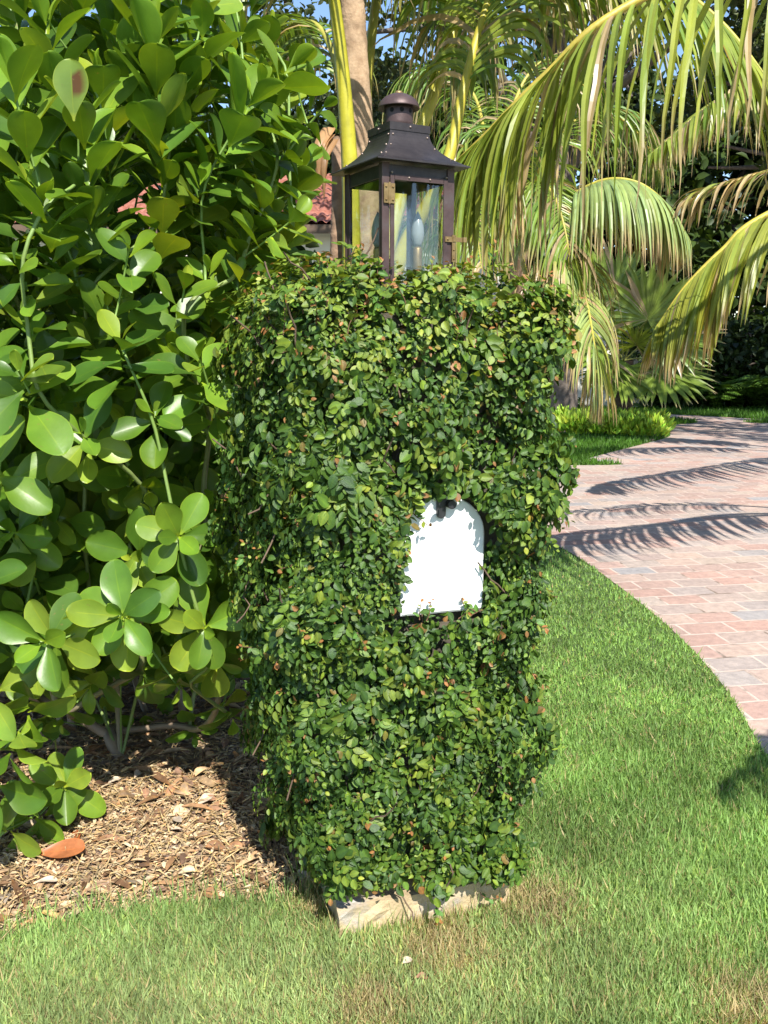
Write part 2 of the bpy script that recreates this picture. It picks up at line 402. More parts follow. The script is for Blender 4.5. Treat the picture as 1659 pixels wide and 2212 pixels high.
def sample_fig(n, rnd):
    side = rnd.choice(list('flrtb'), n, p=[.46, .24, .10, .13, .07])
    z = rnd.uniform(.075, PTOP + .02, n); a = rnd.uniform(-1, 1, n)
    P = np.zeros((n, 3)); N = np.zeros((n, 3))
    lo = np.array([fig_offset('l', zz, 0) for zz in z]); ro = np.array([fig_offset('r', zz, 0) for zz in z])
    fo = np.array([fig_offset('f', zz, 0) for zz in z]); bo = np.array([fig_offset('b', zz, 0) for zz in z])
    x0, x1 = -H - lo, H + ro; y0, y1 = -H - fo, H + bo
    cx, hx, cy, hy = (x0 + x1) / 2, (x1 - x0) / 2, (y0 + y1) / 2, (y1 - y0) / 2
    # superellipse cross-section: angle from the side that was drawn
    ux = np.where(side == 'f', a, np.where(side == 'b', a, np.where(side == 'l', -1, 1)))
    uy = np.where(side == 'f', -1, np.where(side == 'b', 1, a))
    top = side == 't'
    ux = np.where(top, a, ux); uy = np.where(top, rnd.uniform(-1, 1, n), uy)
    e = 5.0
    k = np.where(top, 1, (np.abs(ux) ** e + np.abs(uy) ** e) ** (-1 / e))
    qx, qy = ux * k, uy * k
    P[:, 0] = cx + hx * qx; P[:, 1] = cy + hy * qy; P[:, 2] = z
    N[:, 0] = np.sign(qx) * np.abs(qx) ** (e - 1); N[:, 1] = np.sign(qy) * np.abs(qy) ** (e - 1)
    rr = np.maximum(np.abs(ux), np.abs(uy))
    P[top, 2] = PTOP + .065 - .040 * rr[top] ** 7
    N[top] = np.stack([ux[top] * rr[top] ** 4, uy[top] * rr[top] ** 4, np.ones(top.sum())], 1)
    sd = ~top
    hz = np.clip((z - (PTOP - .12)) / .14, 0, 1)        # rounded shoulder
    N[sd, 2] += hz[sd] * .9
    P[sd, 0] -= (N[sd, 0] * .03 * hz[sd] ** 2); P[sd, 1] -= N[sd, 1] * .03 * hz[sd] ** 2
    N = unit(N)
    # lumps and hollows
    arc = np.arctan2(P[:, 1], P[:, 0]) * .35
    lump = fbm(arc * 1.0 + P[:, 0] * .7, P[:, 2] + P[:, 1] * .5, 17, 5) - .5
    lump2 = fbm(arc + P[:, 0], P[:, 2] + P[:, 1], 45, 6) - .5
    lump0 = fbm(arc * 1.2 + P[:, 0] * .5 + 3.1, P[:, 2] - P[:, 1] * .4, 8.5, 9) - .45
    P += N * (lump * .115 + lump2 * .055 + np.maximum(lump0, 0) * .06)[:, None]
    P[sd, 0] = np.where(np.abs(P[sd, 1]) < H, np.where(N[sd, 0] > .7, np.maximum(P[sd, 0], H - .008), np.where(N[sd, 0] < -.7, np.minimum(P[sd, 0], -H + .008), P[sd, 0])), P[sd, 0])
    fm = sd & (N[:, 1] < -.7); P[fm, 1] = np.minimum(P[fm, 1], -H + .012)
    P[top, 2] = np.maximum(P[top, 2], PTOP + .01)
    return P, N, side, lump + lump2 * .6
def in_arch(P, pad):
    u = P[:, 0] + H; z = P[:, 2]                      # local -> face coordinates
    c = (mu0 + mu1) / 2; a = mw / 2 - pad; h = mw / 2 * .95
    zz = np.clip((z - (mz1 - pad - h)) / h, 0, 1)
    return (P[:, 1] < -H + .1) & (np.abs(u - c) < a * np.sqrt(1 - np.minimum(zz, 1) ** 2)) & (z > mz0 + pad) & (z < mz1 - pad)
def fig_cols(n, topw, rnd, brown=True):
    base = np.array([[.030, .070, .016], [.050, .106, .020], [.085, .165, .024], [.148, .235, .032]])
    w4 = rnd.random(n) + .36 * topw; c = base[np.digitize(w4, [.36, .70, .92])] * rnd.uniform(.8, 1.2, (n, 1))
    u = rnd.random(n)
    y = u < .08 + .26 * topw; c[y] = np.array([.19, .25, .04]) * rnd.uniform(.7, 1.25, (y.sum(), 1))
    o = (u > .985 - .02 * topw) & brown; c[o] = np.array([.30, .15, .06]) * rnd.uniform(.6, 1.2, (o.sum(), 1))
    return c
parts = []
def fig_keep(P, lump):
    pad = np.where(P[:, 2] > mz1 - .11, -.014, .001) + rng.normal(0, .005, len(P))
    edge = np.where(P[:, 1] < 0, .125, .05) + .03 * fbm(P[:, 0], P[:, 1], 25, 3)
    k = ~in_arch(P, pad) & (P[:, 2] > edge)
    return k & ((lump > -.34) | (rng.random(len(P)) < .5))
def put_fig(P, D, N, s, col):
    n = len(P); fr = frames(D, N); which = rng.integers(0, 4, n); sc = np.stack([s * rng.uniform(.85, 1.2, n), s, s], 1)
    for k in range(4):
        q = which == k; parts.append(scatter(FT[k], P[q], fr[q], sc[q], col[q]))
# outer coat: little shoots, leaves alternating along each
ns, m = 4100, 7
P0, N0, side, lump = sample_fig(ns, rng)
tp = N0[:, 2] > .55
g = np.array([0, 0, -.75])[None] * (~tp)[:, None]
T0 = rng.normal(0, .8, (ns, 3)) + g; T0 -= N0 * (T0 * N0).sum(1, keepdims=True); T0 = unit(T0) + N0 * rng.uniform(.05, .55, (ns, 1)); T0 = unit(T0)
S0 = unit(np.cross(T0, N0)); len0 = rng.uniform(.045, .085, ns); tilt0 = rng.normal(0, .55, (ns, 3)); big0 = rng.uniform(.75, 1.15, ns) * (.8 + .75 * fbm(P0[:, 0] + P0[:, 1], P0[:, 2], 14, 12))
c0 = fig_cols(ns, np.clip((P0[:, 2] - 1.42) / .25, 0, 1), rng, False); dep0 = rng.uniform(-.012, .022, ns)
for j in range(m):
    f = (j + .5) / m; sg = 1 if j % 2 else -1
    P = P0 - N0 * dep0[:, None] + T0 * (len0 * (f - .35))[:, None] + S0 * sg * .004 - N0 * (.012 * f * f)
    D = T0 * (.35 + .5 * f) + S0 * sg * rng.uniform(.5, 1.1, (ns, 1)) + N0 * rng.uniform(-.1, .45, (ns, 1)) + np.array([0, 0, -.25])
    N = N0 + tilt0 + rng.normal(0, .28, (ns, 3)) + np.array([0, -.05, .3])
    s_ = rng.uniform(.017, .027, ns) * big0 * (1.08 - .5 * f)
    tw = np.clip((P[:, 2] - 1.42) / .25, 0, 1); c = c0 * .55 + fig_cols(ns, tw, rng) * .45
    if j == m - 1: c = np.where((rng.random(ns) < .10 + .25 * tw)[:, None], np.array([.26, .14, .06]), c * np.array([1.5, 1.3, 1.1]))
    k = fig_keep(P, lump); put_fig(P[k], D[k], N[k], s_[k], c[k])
# inner coats
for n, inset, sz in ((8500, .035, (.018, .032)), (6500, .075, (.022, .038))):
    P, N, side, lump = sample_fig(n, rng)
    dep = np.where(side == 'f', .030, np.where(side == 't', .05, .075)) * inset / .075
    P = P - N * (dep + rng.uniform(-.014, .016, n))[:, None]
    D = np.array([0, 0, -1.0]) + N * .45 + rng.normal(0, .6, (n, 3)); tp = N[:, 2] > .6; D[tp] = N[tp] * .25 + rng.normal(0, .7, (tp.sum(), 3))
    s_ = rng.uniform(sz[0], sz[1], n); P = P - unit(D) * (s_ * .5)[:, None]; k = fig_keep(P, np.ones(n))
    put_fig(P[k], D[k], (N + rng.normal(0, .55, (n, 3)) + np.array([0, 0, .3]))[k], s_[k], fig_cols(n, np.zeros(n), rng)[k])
# sprigs that stand out of the surface
stems = MB(); fr_mb = MB()
def sprig(p, d, L, rnd, lean=.25):
    nonlocal_parts = []
    pts = [p]; dd = np.array(d, float)
    for k in range(6):
        dd = unit(dd + rnd.normal(0, .22, 3) + np.array([0, 0, -.02])); pts.append(pts[-1] + dd * L / 6)
    stems.tube(pts, np.linspace(.0016, .0008, 7), 5, (.16, .085, .045))
    m = int(rnd.integers(5, 9)); pos = []; D = []; Nn = []; S = []; col = []
    for k in range(m):
        f = (k + 1) / m; i = min(5, int(f * 6)); q = pts[i] + (pts[i + 1] - pts[i]) * (f * 6 - i) if i < 6 else pts[-1]
        sd = unit(np.cross(dd, rnd.normal(0, 1, 3))); ld = unit(sd + dd * .5 + np.array([0, 0, .1]))
        pos.append(q); D.append(ld); Nn.append(unit(np.array([0, -.55, .9]) + rnd.normal(0, .4, 3)))
        S.append(rnd.uniform(.019, .030) * (1.1 - .6 * f))
        if f > .82: col.append(np.array([.34, .16, .06]) * rnd.uniform(.6, 1.1))
        elif f > .55: col.append(np.array([.20, .26, .045]) * rnd.uniform(.7, 1.2))
        else: col.append(np.array([.075, .165, .035]) * rnd.uniform(.7, 1.3))
    parts.append(scatter(FT[int(rnd.integers(0, 4))], np.array(pos), frames(np.array(D), np.array(Nn)), np.array(S), np.array(col)))
P, N, side, lump = sample_fig(900, rng)
for i in range(900):
    tp = side[i] == 't' or P[i, 2] > 1.5
    if not tp and rng.random() > .16: continue
    if tp and rng.random() > .75: continue
    if in_arch(P[i:i + 1], -.05)[0]: continue
    d = N[i] * (.8 if not tp else .35) + np.array([rng.normal(0, .3), rng.normal(0, .3) - .1, .75 if tp else rng.normal(-.1, .4)])
    sprig(P[i] - N[i] * .02, unit(d), rng.uniform(.035, .075) * (1.1 if tp else .9), rng)
for (u, z, dx, dz) in ((mu0 + .042, mz0 - .005, -.1, .5), (mu0 + .06, mz0 - .01, .2, .4), (mu1 - .03, mz0 + .004, -.3, .5), (mu1 - .045, mz0 - .01, .3, .4), (mu1 - .075, mz0 - .012, .25, .25), (mu0 + .02, mz1 - .03, .3, -.6), (mu0 + .0, mz1 - .08, .3, -.5), (mc + .05, mz1 + .0, .45, -.4)):
    sprig(np.array([u - H, -H - OFF - .022, z]), unit(np.array([dx, -.15, dz])), .055, rng)
# crossing woody runners near the footing and under the leaves
for k in range(120):
    P, N, side, lump = sample_fig(1, rng)
    p = P[0] - N[0] * .045
    if in_arch(P, -.02)[0]: continue
    pts = [p]; d = np.array([rng.normal(0, .5), rng.normal(0, .3), -1.0]) * np.array([1, 1, rng.choice([-1, 1])])
    for j in range(5):
        pts.append(pts[-1] + unit(d + rng.normal(0, .35, 3)) * .028)
    stems.tube(pts, .0022, 5, (.13, .085, .055))
V, F, c = join(parts)
mesh('foliage', V, F, M_fig, fig, c, True)
tag(stems.build('stem', M_bark, fig, True), kind='stuff')

# ------------------------------------------------------------------ THE LANTERN
LC = Vector((.037, 2.363, 0)); LA = math.radians(29)
ZE = 1.975; ES = .264; ZB = 2.076; BS = .116; BODY = .204; ZBOT = 1.655
M_bronze = solid_mat('dark_bronze', [(.25, (.030, .025, .025)), (.5, (.052, .043, .042)), (.66, (.075, .062, .058)), (.8, (.135, .115, .105))], 16, .42, .55, .12, 120, detail=8, dist=.004)
M_brown = solid_mat('worn_bronze', [(.3, (.050, .030, .028)), (.52, (.085, .052, .048)), (.64, (.09, .066, .062)), (.78, (.20, .155, .145))], 22, .5, .35, .15, 160, detail=8, dist=.003)
M_brass = solid_mat('aged_brass', [(.3, (.19, .12, .045)), (.7, (.36, .25, .11))], 40, .45, .6, .1, 200, dist=.002)
lan = thing('lantern', 'dark bronze four sided lantern with domed chimney, standing on top of the leafy pillar', 'lantern', LC, LA)
def rivet(mb, p, n, r=.0032):
    n = np.array(n, float); n /= np.linalg.norm(n); a = np.cross(n, [0.1, .2, 1.0]); a /= np.linalg.norm(a); b2 = np.cross(n, a)
    V = []; F = []
    for k, (rr, h) in enumerate(((1, 0), (.85, .5), (.45, .85))):
        for j in range(8):
            t_ = j * math.pi / 4; V.append(np.array(p) + (a * math.cos(t_) + b2 * math.sin(t_)) * r * rr + n * r * h)
    for k in range(2):
        for j in range(8): F.append((k * 8 + j, k * 8 + (j + 1) % 8, (k + 1) * 8 + (j + 1) % 8, (k + 1) * 8 + j))
    F.append(tuple(range(16, 24))); mb.add(V, F)
# flared roof (four curved sides) with the thin eave
def roof_prof(t):       # t 0 eave .. 1 band
    w_ = ES / 2 * .90 + (BS / 2 * .97 - ES / 2 * .90) * (1 - (1 - t) ** 2.1); return w_
rings = []
NT = 10
for k in range(NT + 1):
    t_ = k / NT; s = roof_prof(t_); z = ZE + .006 + (ZB - .018 - ZE - .006) * t_
    rings.append([(-s, -s, z), (s, -s, z), (s, s, z), (-s, s, z)])
V = [p for r in rings for p in r]; F = []
for k in range(NT):
    for j in range(4): F.append((k * 4 + j, k * 4 + (j + 1) % 4, (k + 1) * 4 + (j + 1) % 4, (k + 1) * 4 + j))
mesh('roof', V, F, M_bronze, lan)
b = MB()                                            # eave: thin tilted collar
e0, e1, e2 = ES / 2, ES / 2 * .90, BODY / 2 - .012
R4 = lambda s, z: [(-s, -s, z), (s, -s, z), (s, s, z), (-s, s, z)]
rg = [R4(e1 - .004, ZE + .0075), R4(e0, ZE), R4(e0, ZE - .0025), R4(e2, ZE - .0025 + .001)]
V = [p for r in rg for p in r]; F = []
for k in range(3):
    for j in range(4): F.append((k * 4 + j, k * 4 + (j + 1) % 4, (k + 1) * 4 + (j + 1) % 4, (k + 1) * 4 + j))
F.append((12, 13, 14, 15)); b.add(V, F); b.build('eave', M_bronze, lan)
b = MB(); b.box((0, 0, ZB - .009), (BS, BS, .018)); b.build('roof_band', M_bronze, lan)
b = MB()
CR = .0365
ch = [(CR, ZB - .002), (CR, ZB + .012), (CR, ZB + .030), (CR, ZB + .05), (CR * .9, ZB + .058)]
b.lathe(ch, 32); b.build('chimney', M_brown, lan, True)
b = MB()
for k in range(9):
    a = k * math.pi * 2 / 9 - LA - math.pi / 2 + .2
    n = Vector((math.cos(a), math.sin(a), 0)); p = n * (CR + .0004); tt = Vector((-math.sin(a), math.cos(a), 0))
    V = [(p + tt * (.0056 * math.cos(q)) + Vector((0, 0, ZB + .037 + .0056 * math.sin(q)))) for q in np.linspace(0, 2 * math.pi, 12)[:-1]]
    b.add([list(v) for v in V], [tuple(range(11))])
M_hole = solid_mat('vent_dark', [(.3, (.002, .002, .002)), (.7, (.004, .004, .004))], 10, .9)
b.build('vent', M_hole, lan)
b = MB(); DR = .053; zr = ZB + .046
prof = [(DR, zr), (DR * 1.0, zr + .0025), (DR * .96, zr + .009), (DR * .85, zr + .018), (DR * .68, zr + .026), (DR * .45, zr + .032), (DR * .2, zr + .0345), (.0005, zr + .035)]
b.lathe([(DR * .6, zr + .010), (DR * .97, zr)] + prof, 36); b.build('chimney_cap', M_brown, lan, True)
b = MB(); b.lathe([(.011, zr + .033), (.011, zr + .038), (.007, zr + .042), (.0005, zr + .043)], 16); b.build('finial', M_brass, lan, True)
hb = BODY / 2; pw = .020
for sx, sy in ((-1, -1), (1, -1), (1, 1), (-1, 1)):
    b = MB(); b.box((sx * (hb - pw / 2 + .0015), sy * (hb - .003), (ZBOT + ZE - .004) / 2), (pw, .004, ZE - ZBOT - .004))
    b.box((sx * (hb - .003), sy * (hb - pw / 2 - .0035), (ZBOT + ZE - .004) / 2), (.004, pw - .004, ZE - ZBOT - .004))
    b.build('post', M_brown, lan)
for k in range(4):
    a = k * math.pi / 2; Mr = Matrix.Rotation(a, 4, 'Z')
    b = MB(); b.box((0, -hb + .0055, ZE - .022), (BODY - 2 * pw + .004, .003, .030), M=Mr); b.build('header_rail', M_bronze, lan)
    b = MB(); b.box((0, -hb + .0055, ZBOT + .012), (BODY - 2 * pw + .004, .003, .024), M=Mr); b.build('sill_rail', M_brown, lan)
# door frame stiles on the front side, rivets
b = MB()
for sx in (-1, 1): b.box((sx * (hb - pw - .0055), -hb - .0005, (ZBOT + ZE - .03) / 2), (.011, .003, ZE - ZBOT - .034))
b.box((0, -hb - .0005, ZE - .036), (BODY - 2 * pw - .0245, .003, .012)); b.build('door_frame', M_brown, lan)
M_rivet = solid_mat('rivet_metal', [(.3, (.16, .12, .10)), (.7, (.30, .23, .19))], 60, .4, .6)
def lone_rivet(p, n, r):
    b = MB(); rivet(b, p, n, r); b.build('rivet', M_rivet, lan, True)
for x in (-.078, -.03, .03, .078): lone_rivet((x, -hb - .002, ZE - .0355 if abs(x) < .05 else ZE - .026), (0, -1, 0), .0032)
for k in range(4):
    a = k * math.pi / 2
    for sx in (-1, 1):
        for t_ in (.15, .5, .86):
            s = roof_prof(t_); z = ZE + .006 + (ZB - .018 - ZE - .006) * t_
            p = Matrix.Rotation(a, 4, 'Z') @ Vector((sx * (s - .008), -s - .0003, z)); n = Matrix.Rotation(a, 4, 'Z') @ Vector((0, -1, .35))
            lone_rivet(p, n, .0031)
    p = Matrix.Rotation(a, 4, 'Z') @ Vector((0, -BS / 2, ZB - .008)); n = Matrix.Rotation(a, 4, 'Z') @ Vector((0, -1, 0)); lone_rivet(p, n, .0034)
b = MB(); zh = ZE - .075
b.box((-hb + .0075, -hb - .0035, zh), (.013, .003, .046)); b.box((-hb + .0245, -hb - .0035, zh), (.013, .003, .046))
b.tube([(-hb + .016, -hb - .0045, zh - .025), (-hb + .016, -hb - .0045, zh + .025)], .0028, 10)
for x in (-hb + .0065, -hb + .0255):
    for dz in (-.015, .015): rivet(b, (x, -hb - .005, zh + dz), (0, -1, 0), .0034)
b.build('hinge', M_brass, lan)
b = MB(); zl = 1.802
b.box((hb - .001, -hb - .0035, zl - .022), (.010, .003, .066)); b.box((hb - .016, -hb - .004, zl), (.022, .003, .013))
b.box((hb + .010, -hb - .0055, zl), (.030, .0035, .011)); b.box((hb + .028, -hb - .011, zl), (.010, .0035, .012))
for dz in (-.025, -.047): rivet(b, (hb - .001, -hb - .005, zl + dz), (0, -1, 0), .003)
rivet(b, (hb - .02, -hb - .0055, zl), (0, -1, 0), .0035)
b.build('latch', M_brass, lan)
def glass_mat():
    m, nt, out = new_mat('pane_glass')
    tr = nd(nt, 'ShaderNodeBsdfTransparent'); tr.inputs[0].default_value = (.93, .95, .95, 1)
    gl = nd(nt, 'ShaderNodeBsdfGlossy'); gl.inputs['Roughness'].default_value = .02
    fr = nd(nt, 'ShaderNodeLayerWeight'); fr.inputs['Blend'].default_value = .5
    pw_ = nd(nt, 'ShaderNodeMath', operation='POWER'); nt.links.new(fr.outputs['Facing'], pw_.inputs[0]); pw_.inputs[1].default_value = 3.0
    mm = nd(nt, 'ShaderNodeMath', operation='MULTIPLY_ADD'); nt.links.new(pw_.outputs[0], mm.inputs[0]); mm.inputs[1].default_value = .5; mm.inputs[2].default_value = .07
    mx = nd(nt, 'ShaderNodeMixShader'); nt.links.new(mm.outputs[0], mx.inputs[0]); nt.links.new(tr.outputs[0], mx.inputs[1]); nt.links.new(gl.outputs[0], mx.inputs[2])
    nt.links.new(mx.outputs[0], out.inputs[0]); return m
M_glass = glass_mat()
for k in range(4):
    Mr = Matrix.Rotation(k * math.pi / 2, 4, 'Z')
    b = MB(); b.box((0, -hb + .010, (ZBOT + ZE) / 2), (BODY - .014, .002, ZE - ZBOT - .012), M=Mr); b.build('glass_pane', M_glass, lan)
b = MB(); b.box((0, 0, ZBOT - .008), (BODY + .02, BODY + .02, .016)); b.build('base_plate', M_brown, lan)
M_bulb = solid_mat('frosted_bulb', [(.3, (.25, .27, .26)), (.7, (.30, .32, .31))], 10, .25)
for cx, cy in ((.044, -.0235), (-.044, .030)):
    b = MB(); b.lathe([(.0118, ZBOT), (.0118, 1.782), (.009, 1.788)], 20, c=(cx, cy, 0)); b.build('candle_sleeve', M_brass, lan, True)
    b = MB(); b.lathe([(.008, 1.788), (.012, 1.797), (.0155, 1.810), (.0168, 1.823), (.0155, 1.838), (.011, 1.854), (.006, 1.866), (.002, 1.874), (.0003, 1.877)], 24, c=(cx, cy, 0))
    b.build('candle_bulb', M_bulb, lan, True)

# ------------------------------------------------------------------ BIG-LEAVED SHRUBS on the left
def shrub_tmpl(curl, cup, wid, wave, ph):
    def prof(t):
        if t <= 0: return .02
        if t < .62: return .020 + (wid - .020) * (math.sin(math.pi / 2 * (t / .62) ** 1.25)) ** 1.35
        q = (t - .62) / .38; return wid * math.sqrt(max(0, 1 - q ** 2.0)) + .001
    ts = np.concatenate([[0, .07, .15, .25, .36, .48, .56], .62 + .38 * np.sin(np.linspace(0, 1, 8) * math.pi / 2)])
    us = [-1, -.93, -.5, -.06, 0, .06, .5, .93, 1]; V = []; T = []
    for t in ts:
        for u in us:
            hw = prof(t); tt = t
            V.append((u * hw, tt, -curl * t * t + cup * 1.4 * u * u * hw + wave * math.sin(t * 7 + ph + 1.5 * u) * u * u))
            k = np.ones(3)
            if abs(u) < .02: k = np.array([1.55, 1.35, 1.0]) * (1 - .18 * t) if t < .8 else k
            if abs(u) > .97 or t > .99: k = np.array([1.5, 1.3, .9])
            if t < .1: k = np.array([1.8, 1.45, 1.0])
            T.append(k)
    n = len(us); F = [(i * n + j, i * n + j + 1, (i + 1) * n + j + 1, (i + 1) * n + j) for i in range(len(ts) - 1) for j in range(n - 1)]
    return np.array(V), np.array(F), np.array(T)
ST = [shrub_tmpl(.10, .22, .27, .015, 0), shrub_tmpl(.22, .12, .30, .02, 1), shrub_tmpl(-.06, .16, .25, .02, 2), shrub_tmpl(.34, .2, .28, .03, 3), shrub_tmpl(.04, .35, .29, .01, 4)]
SHC = np.array([[.100, .195, .020], [.125, .235, .022], [.150, .265, .026], [.070, .150, .020], [.200, .300, .035]])
def rosette(parts, tip, axis, rnd, n=9, L=.15, span=.16, opening=1.0, lite=0.0):
    """leaves set spirally along the last part of a shoot, small at the tip"""
    axis = unit(np.array(axis, float)); a = unit(np.cross(axis, [.3, .8, .2])); b2 = np.cross(axis, a)
    ph = rnd.uniform(0, 6.28); pos = []; D = []; N = []; S = []; col = []
    for k in range(n):
        f = k / max(1, n - 1)                        # 0 tip .. 1 lowest
        an = ph + k * 2.4 + rnd.normal(0, .18)
        rad_ = a * math.cos(an) + b2 * math.sin(an)
        op = math.radians(10 + 74 * opening * min(1, f * 1.7 + .12) ** .8) + rnd.normal(0, .13)
        d = axis * math.cos(op) + rad_ * math.sin(op)
        d = d + np.array([0, 0, -.12 * f])
        nn = axis * math.sin(op) - rad_ * math.cos(op) + rnd.normal(0, .16, 3)
        pos.append(np.array(tip) - axis * (.01 + span * f ** 1.15)); D.append(d); N.append(nn)
        S.append(L * (.42 + .58 * min(1, f * 2.6 + .05)) * rnd.uniform(.82, 1.15))
        c = SHC[rnd.choice(5, p=[.26, .26, .17, .15, .16])] * rnd.uniform(.75, 1.2)
        if f < .25: c = c * np.array([1.35, 1.25, 1.0])
        col.append(c)
    pos, D, N, S, col = map(np.array, (pos, D, N, S, col))
    w_ = rnd.integers(0, 5, n); fr = frames(D, N)
    sc = np.stack([S * rnd.uniform(.88, 1.12, n), S, S], 1)
    for k in range(5):
        q = w_ == k
        if q.any(): parts.append(scatter(ST[k], pos[q], fr[q], sc[q], col[q]))
def grow(base, tips, rnd, mbs, nstem, r_tip=.0028):
    """woody skeleton: every shoot joins the nearest lower node; radii by the pipe rule. returns node arrays"""
    base = np.array(base, float)
    nodes = [base]; par = [-1]
    order = sorted(range(len(tips)), key=lambda i: np.linalg.norm(tips[i] - base))
    # main stems first
    stems_ = []
    for k in range(nstem):
        q = tips[order[int((k + .5) / nstem * len(order) * .9)]]
        top = base + (q - base) * .55; top[2] = base[2] + max(.25, (q[2] - base[2]) * .6)
        p = len(nodes); prev = 0
        for j in range(1, 7):
            f = j / 6; pt = base + (top - base) * f + np.array([0, 0, 1.0]) * (.10 * math.sin(math.pi * f)) + rnd.normal(0, .012, 3)
            nodes.append(pt); par.append(prev); prev = len(nodes) - 1
    ends = []
    for i in order:
        tp, ax = tips[i], tips_ax[i]
        A = np.array(nodes); v = tp - A; dist = np.linalg.norm(v, axis=1)
        cost = np.sqrt(v[:, 2] ** 2 + 4 * v[:, 0] ** 2 + 4 * v[:, 1] ** 2) + np.maximum(0, A[:, 2] - tp[2] + .06) * 4 + np.where(np.arange(len(A)) == 0, .6, 0)
        j = int(np.argmin(cost)); s = A[j]; L = dist[j]
        m = max(3, int(L / .06)); prev = j
        c1 = s + (tp - s) * .5 + np.array([0, 0, -.05 * L]); e = tp - np.array(ax) * min(.5 * L, .14)
        for k in range(1, m + 1):
            f = k / m
            q = (1 - f) ** 3 * s + 3 * (1 - f) ** 2 * f * c1 + 3 * (1 - f) * f * f * e + f ** 3 * tp
            nodes.append(q + (rnd.normal(0, .004, 3) if k < m else 0)); par.append(prev); prev = len(nodes) - 1
        ends.append(prev)
    n = len(nodes); load = np.zeros(n); load[ends] = 1
    for i in range(n - 1, 0, -1): load[par[i]] += load[i]
    R = r_tip * np.maximum(load, .6) ** .33
    kids = [[] for _ in range(n)]
    for i in range(1, n): kids[par[i]].append(i)
    A = np.array(nodes); wood, green = mbs
    todo = [(0, None)]
    while todo:
        s, frm = todo.pop()
        pts = [A[frm], A[s]] if frm is not None else [A[s]]; rr = [R[s], R[s]] if frm is not None else [R[s]]
        cur = s
        while kids[cur]:
            ks = sorted(kids[cur], key=lambda q: -load[q])
            for o_ in ks[1:]: todo.append((o_, cur))
            cur = ks[0]; pts.append(A[cur]); rr.append(R[cur])
        if len(pts) > 1:
            pts = np.array(pts)
            for _ in range(3): pts[1:-1] = pts[1:-1] * .5 + (pts[:-2] + pts[2:]) * .25
            rr = np.array(rr); g = np.clip((rr - .0045) / .008, 0, 1)[:, None]
            wood.tube(pts, rr, 8, np.array([.16, .26, .05]) * (1 - g) + np.array([.27, .20, .14]) * g)
def make_shrub(name, label, base, rosettes, rnd, nstem, group):
    global tips_ax
    t = thing(name, label, 'shrub', base, 0, group)
    bv = np.array(list(base)); parts = []; tips = []; tips_ax = []
    for r in rosettes:
        p, ax = np.array(list(r[0])) - bv, unit(np.array(r[1], float))
        tips.append(p); tips_ax.append(ax)
        rosette(parts, p, ax, rnd, **r[2])
    wood, green = MB(), MB()
    grow((0, 0, 0), tips, rnd, (wood, green), nstem)
    V, F, c = join(parts); mesh('foliage', V, F, M_shrub, t, c, True)
    wood.build('stem', M_stem, t, True)
    return t
GS = 'broad leaved shrubs in the mulch bed'
tv = np.array([0, -1.0, .0])
R = np.random.default_rng(21); ro = []
def key(X, Y, d, ax, **kw): ro.append((at(X, Y, d), ax, kw))
# shoots one can name in the photograph
key(258, 1330, 2.30, (.0, -.9, .35), n=13, L=.150, span=.09)
key(85, 1390, 2.28, (-.15, -.9, .2), n=11, L=.150, span=.09)
key(440, 1362, 2.42, (.15, -.95, .1), n=8, L=.145, span=.07)
key(385, 1160, 2.40, (.15, -.9, .15), n=9, L=.145, span=.08)
key(190, 1490, 2.75, (-.1, -.6, -.2), n=8, L=.135, span=.08)
key(310, 1470, 2.80, (.1, -.6, -.3), n=8, L=.135, span=.08)
key(390, 1490, 2.60, (.1, -.5, -.55), n=8, L=.140, span=.08)
key(470, 1440, 2.60, (.2, -.6, -.3), n=7, L=.135, span=.07)
key(505, 1560, 2.75, (.3, -.4, -.75), n=6, L=.130, span=.07)
key(130, 1560, 2.85, (-.1, -.5, -.4), n=8, L=.130, span=.08)
key(420, 1590, 3.05, (.1, -.4, -.3), n=7, L=.120, span=.08)
key(230, 1580, 3.20, (-.1, -.4, -.2), n=7, L=.120, span=.08)
key(90, 1560, 3.0, (-.1, -.4, -.2), n=8, L=.125, span=.08)
key(330, 1590, 3.4, (0, -.4, -.1), n=8, L=.125, span=.08)
key(470, 1600, 3.3, (.1, -.4, -.2), n=8, L=.125, span=.08)
key(150, 1610, 3.3, (-.1, -.4, -.2), n=8, L=.12, span=.08)
key(262, 730, 2.40, (.1, -.35, .9), n=10, L=.165, span=.14)
key(60, 700, 2.35, (-.1, -.35, .9), n=10, L=.165, span=.14)
key(430, 770, 2.45, (.05, -.5, .8), n=9, L=.160, span=.13)
key(40, 800, 2.25, (.05, -.55, .8), n=9, L=.160, span=.12)
key(330, 885, 2.42, (.1, -.75, .6), n=9, L=.120, span=.10)
key(470, 850, 2.50, (.2, -.6, .7), n=8, L=.150, span=.11)
key(175, 930, 2.40, (.1, -.7, .5), n=9, L=.140, span=.12)
key(330, 60, 2.60, (.02, -.1, 1), n=15, L=.175, span=.36, opening=.35)
key(165, 210, 2.40, (-.05, -.2, 1), n=12, L=.170, span=.28, opening=.4)
key(560, 180, 2.65, (.45, -.1, .8), n=12, L=.165, span=.26, opening=.5)
key(640, 130, 2.75, (.7, -.1, .7), n=9, L=.170, span=.20, opening=.6)
key(700, 230, 2.80, (.8, -.15, .5), n=8, L=.160, span=.18)
key(650, 460, 2.70, (.7, -.2, .5), n=9, L=.150, span=.18)
key(20, 150, 2.30, (-.1, -.1, 1), n=11, L=.180, span=.26, opening=.4)
key(95, 30, 2.50, (-.1, -.1, 1), n=11, L=.165, span=.24, opening=.4)
key(440, 40, 2.80, (.15, -.1, 1), n=10, L=.165, span=.26, opening=.4)
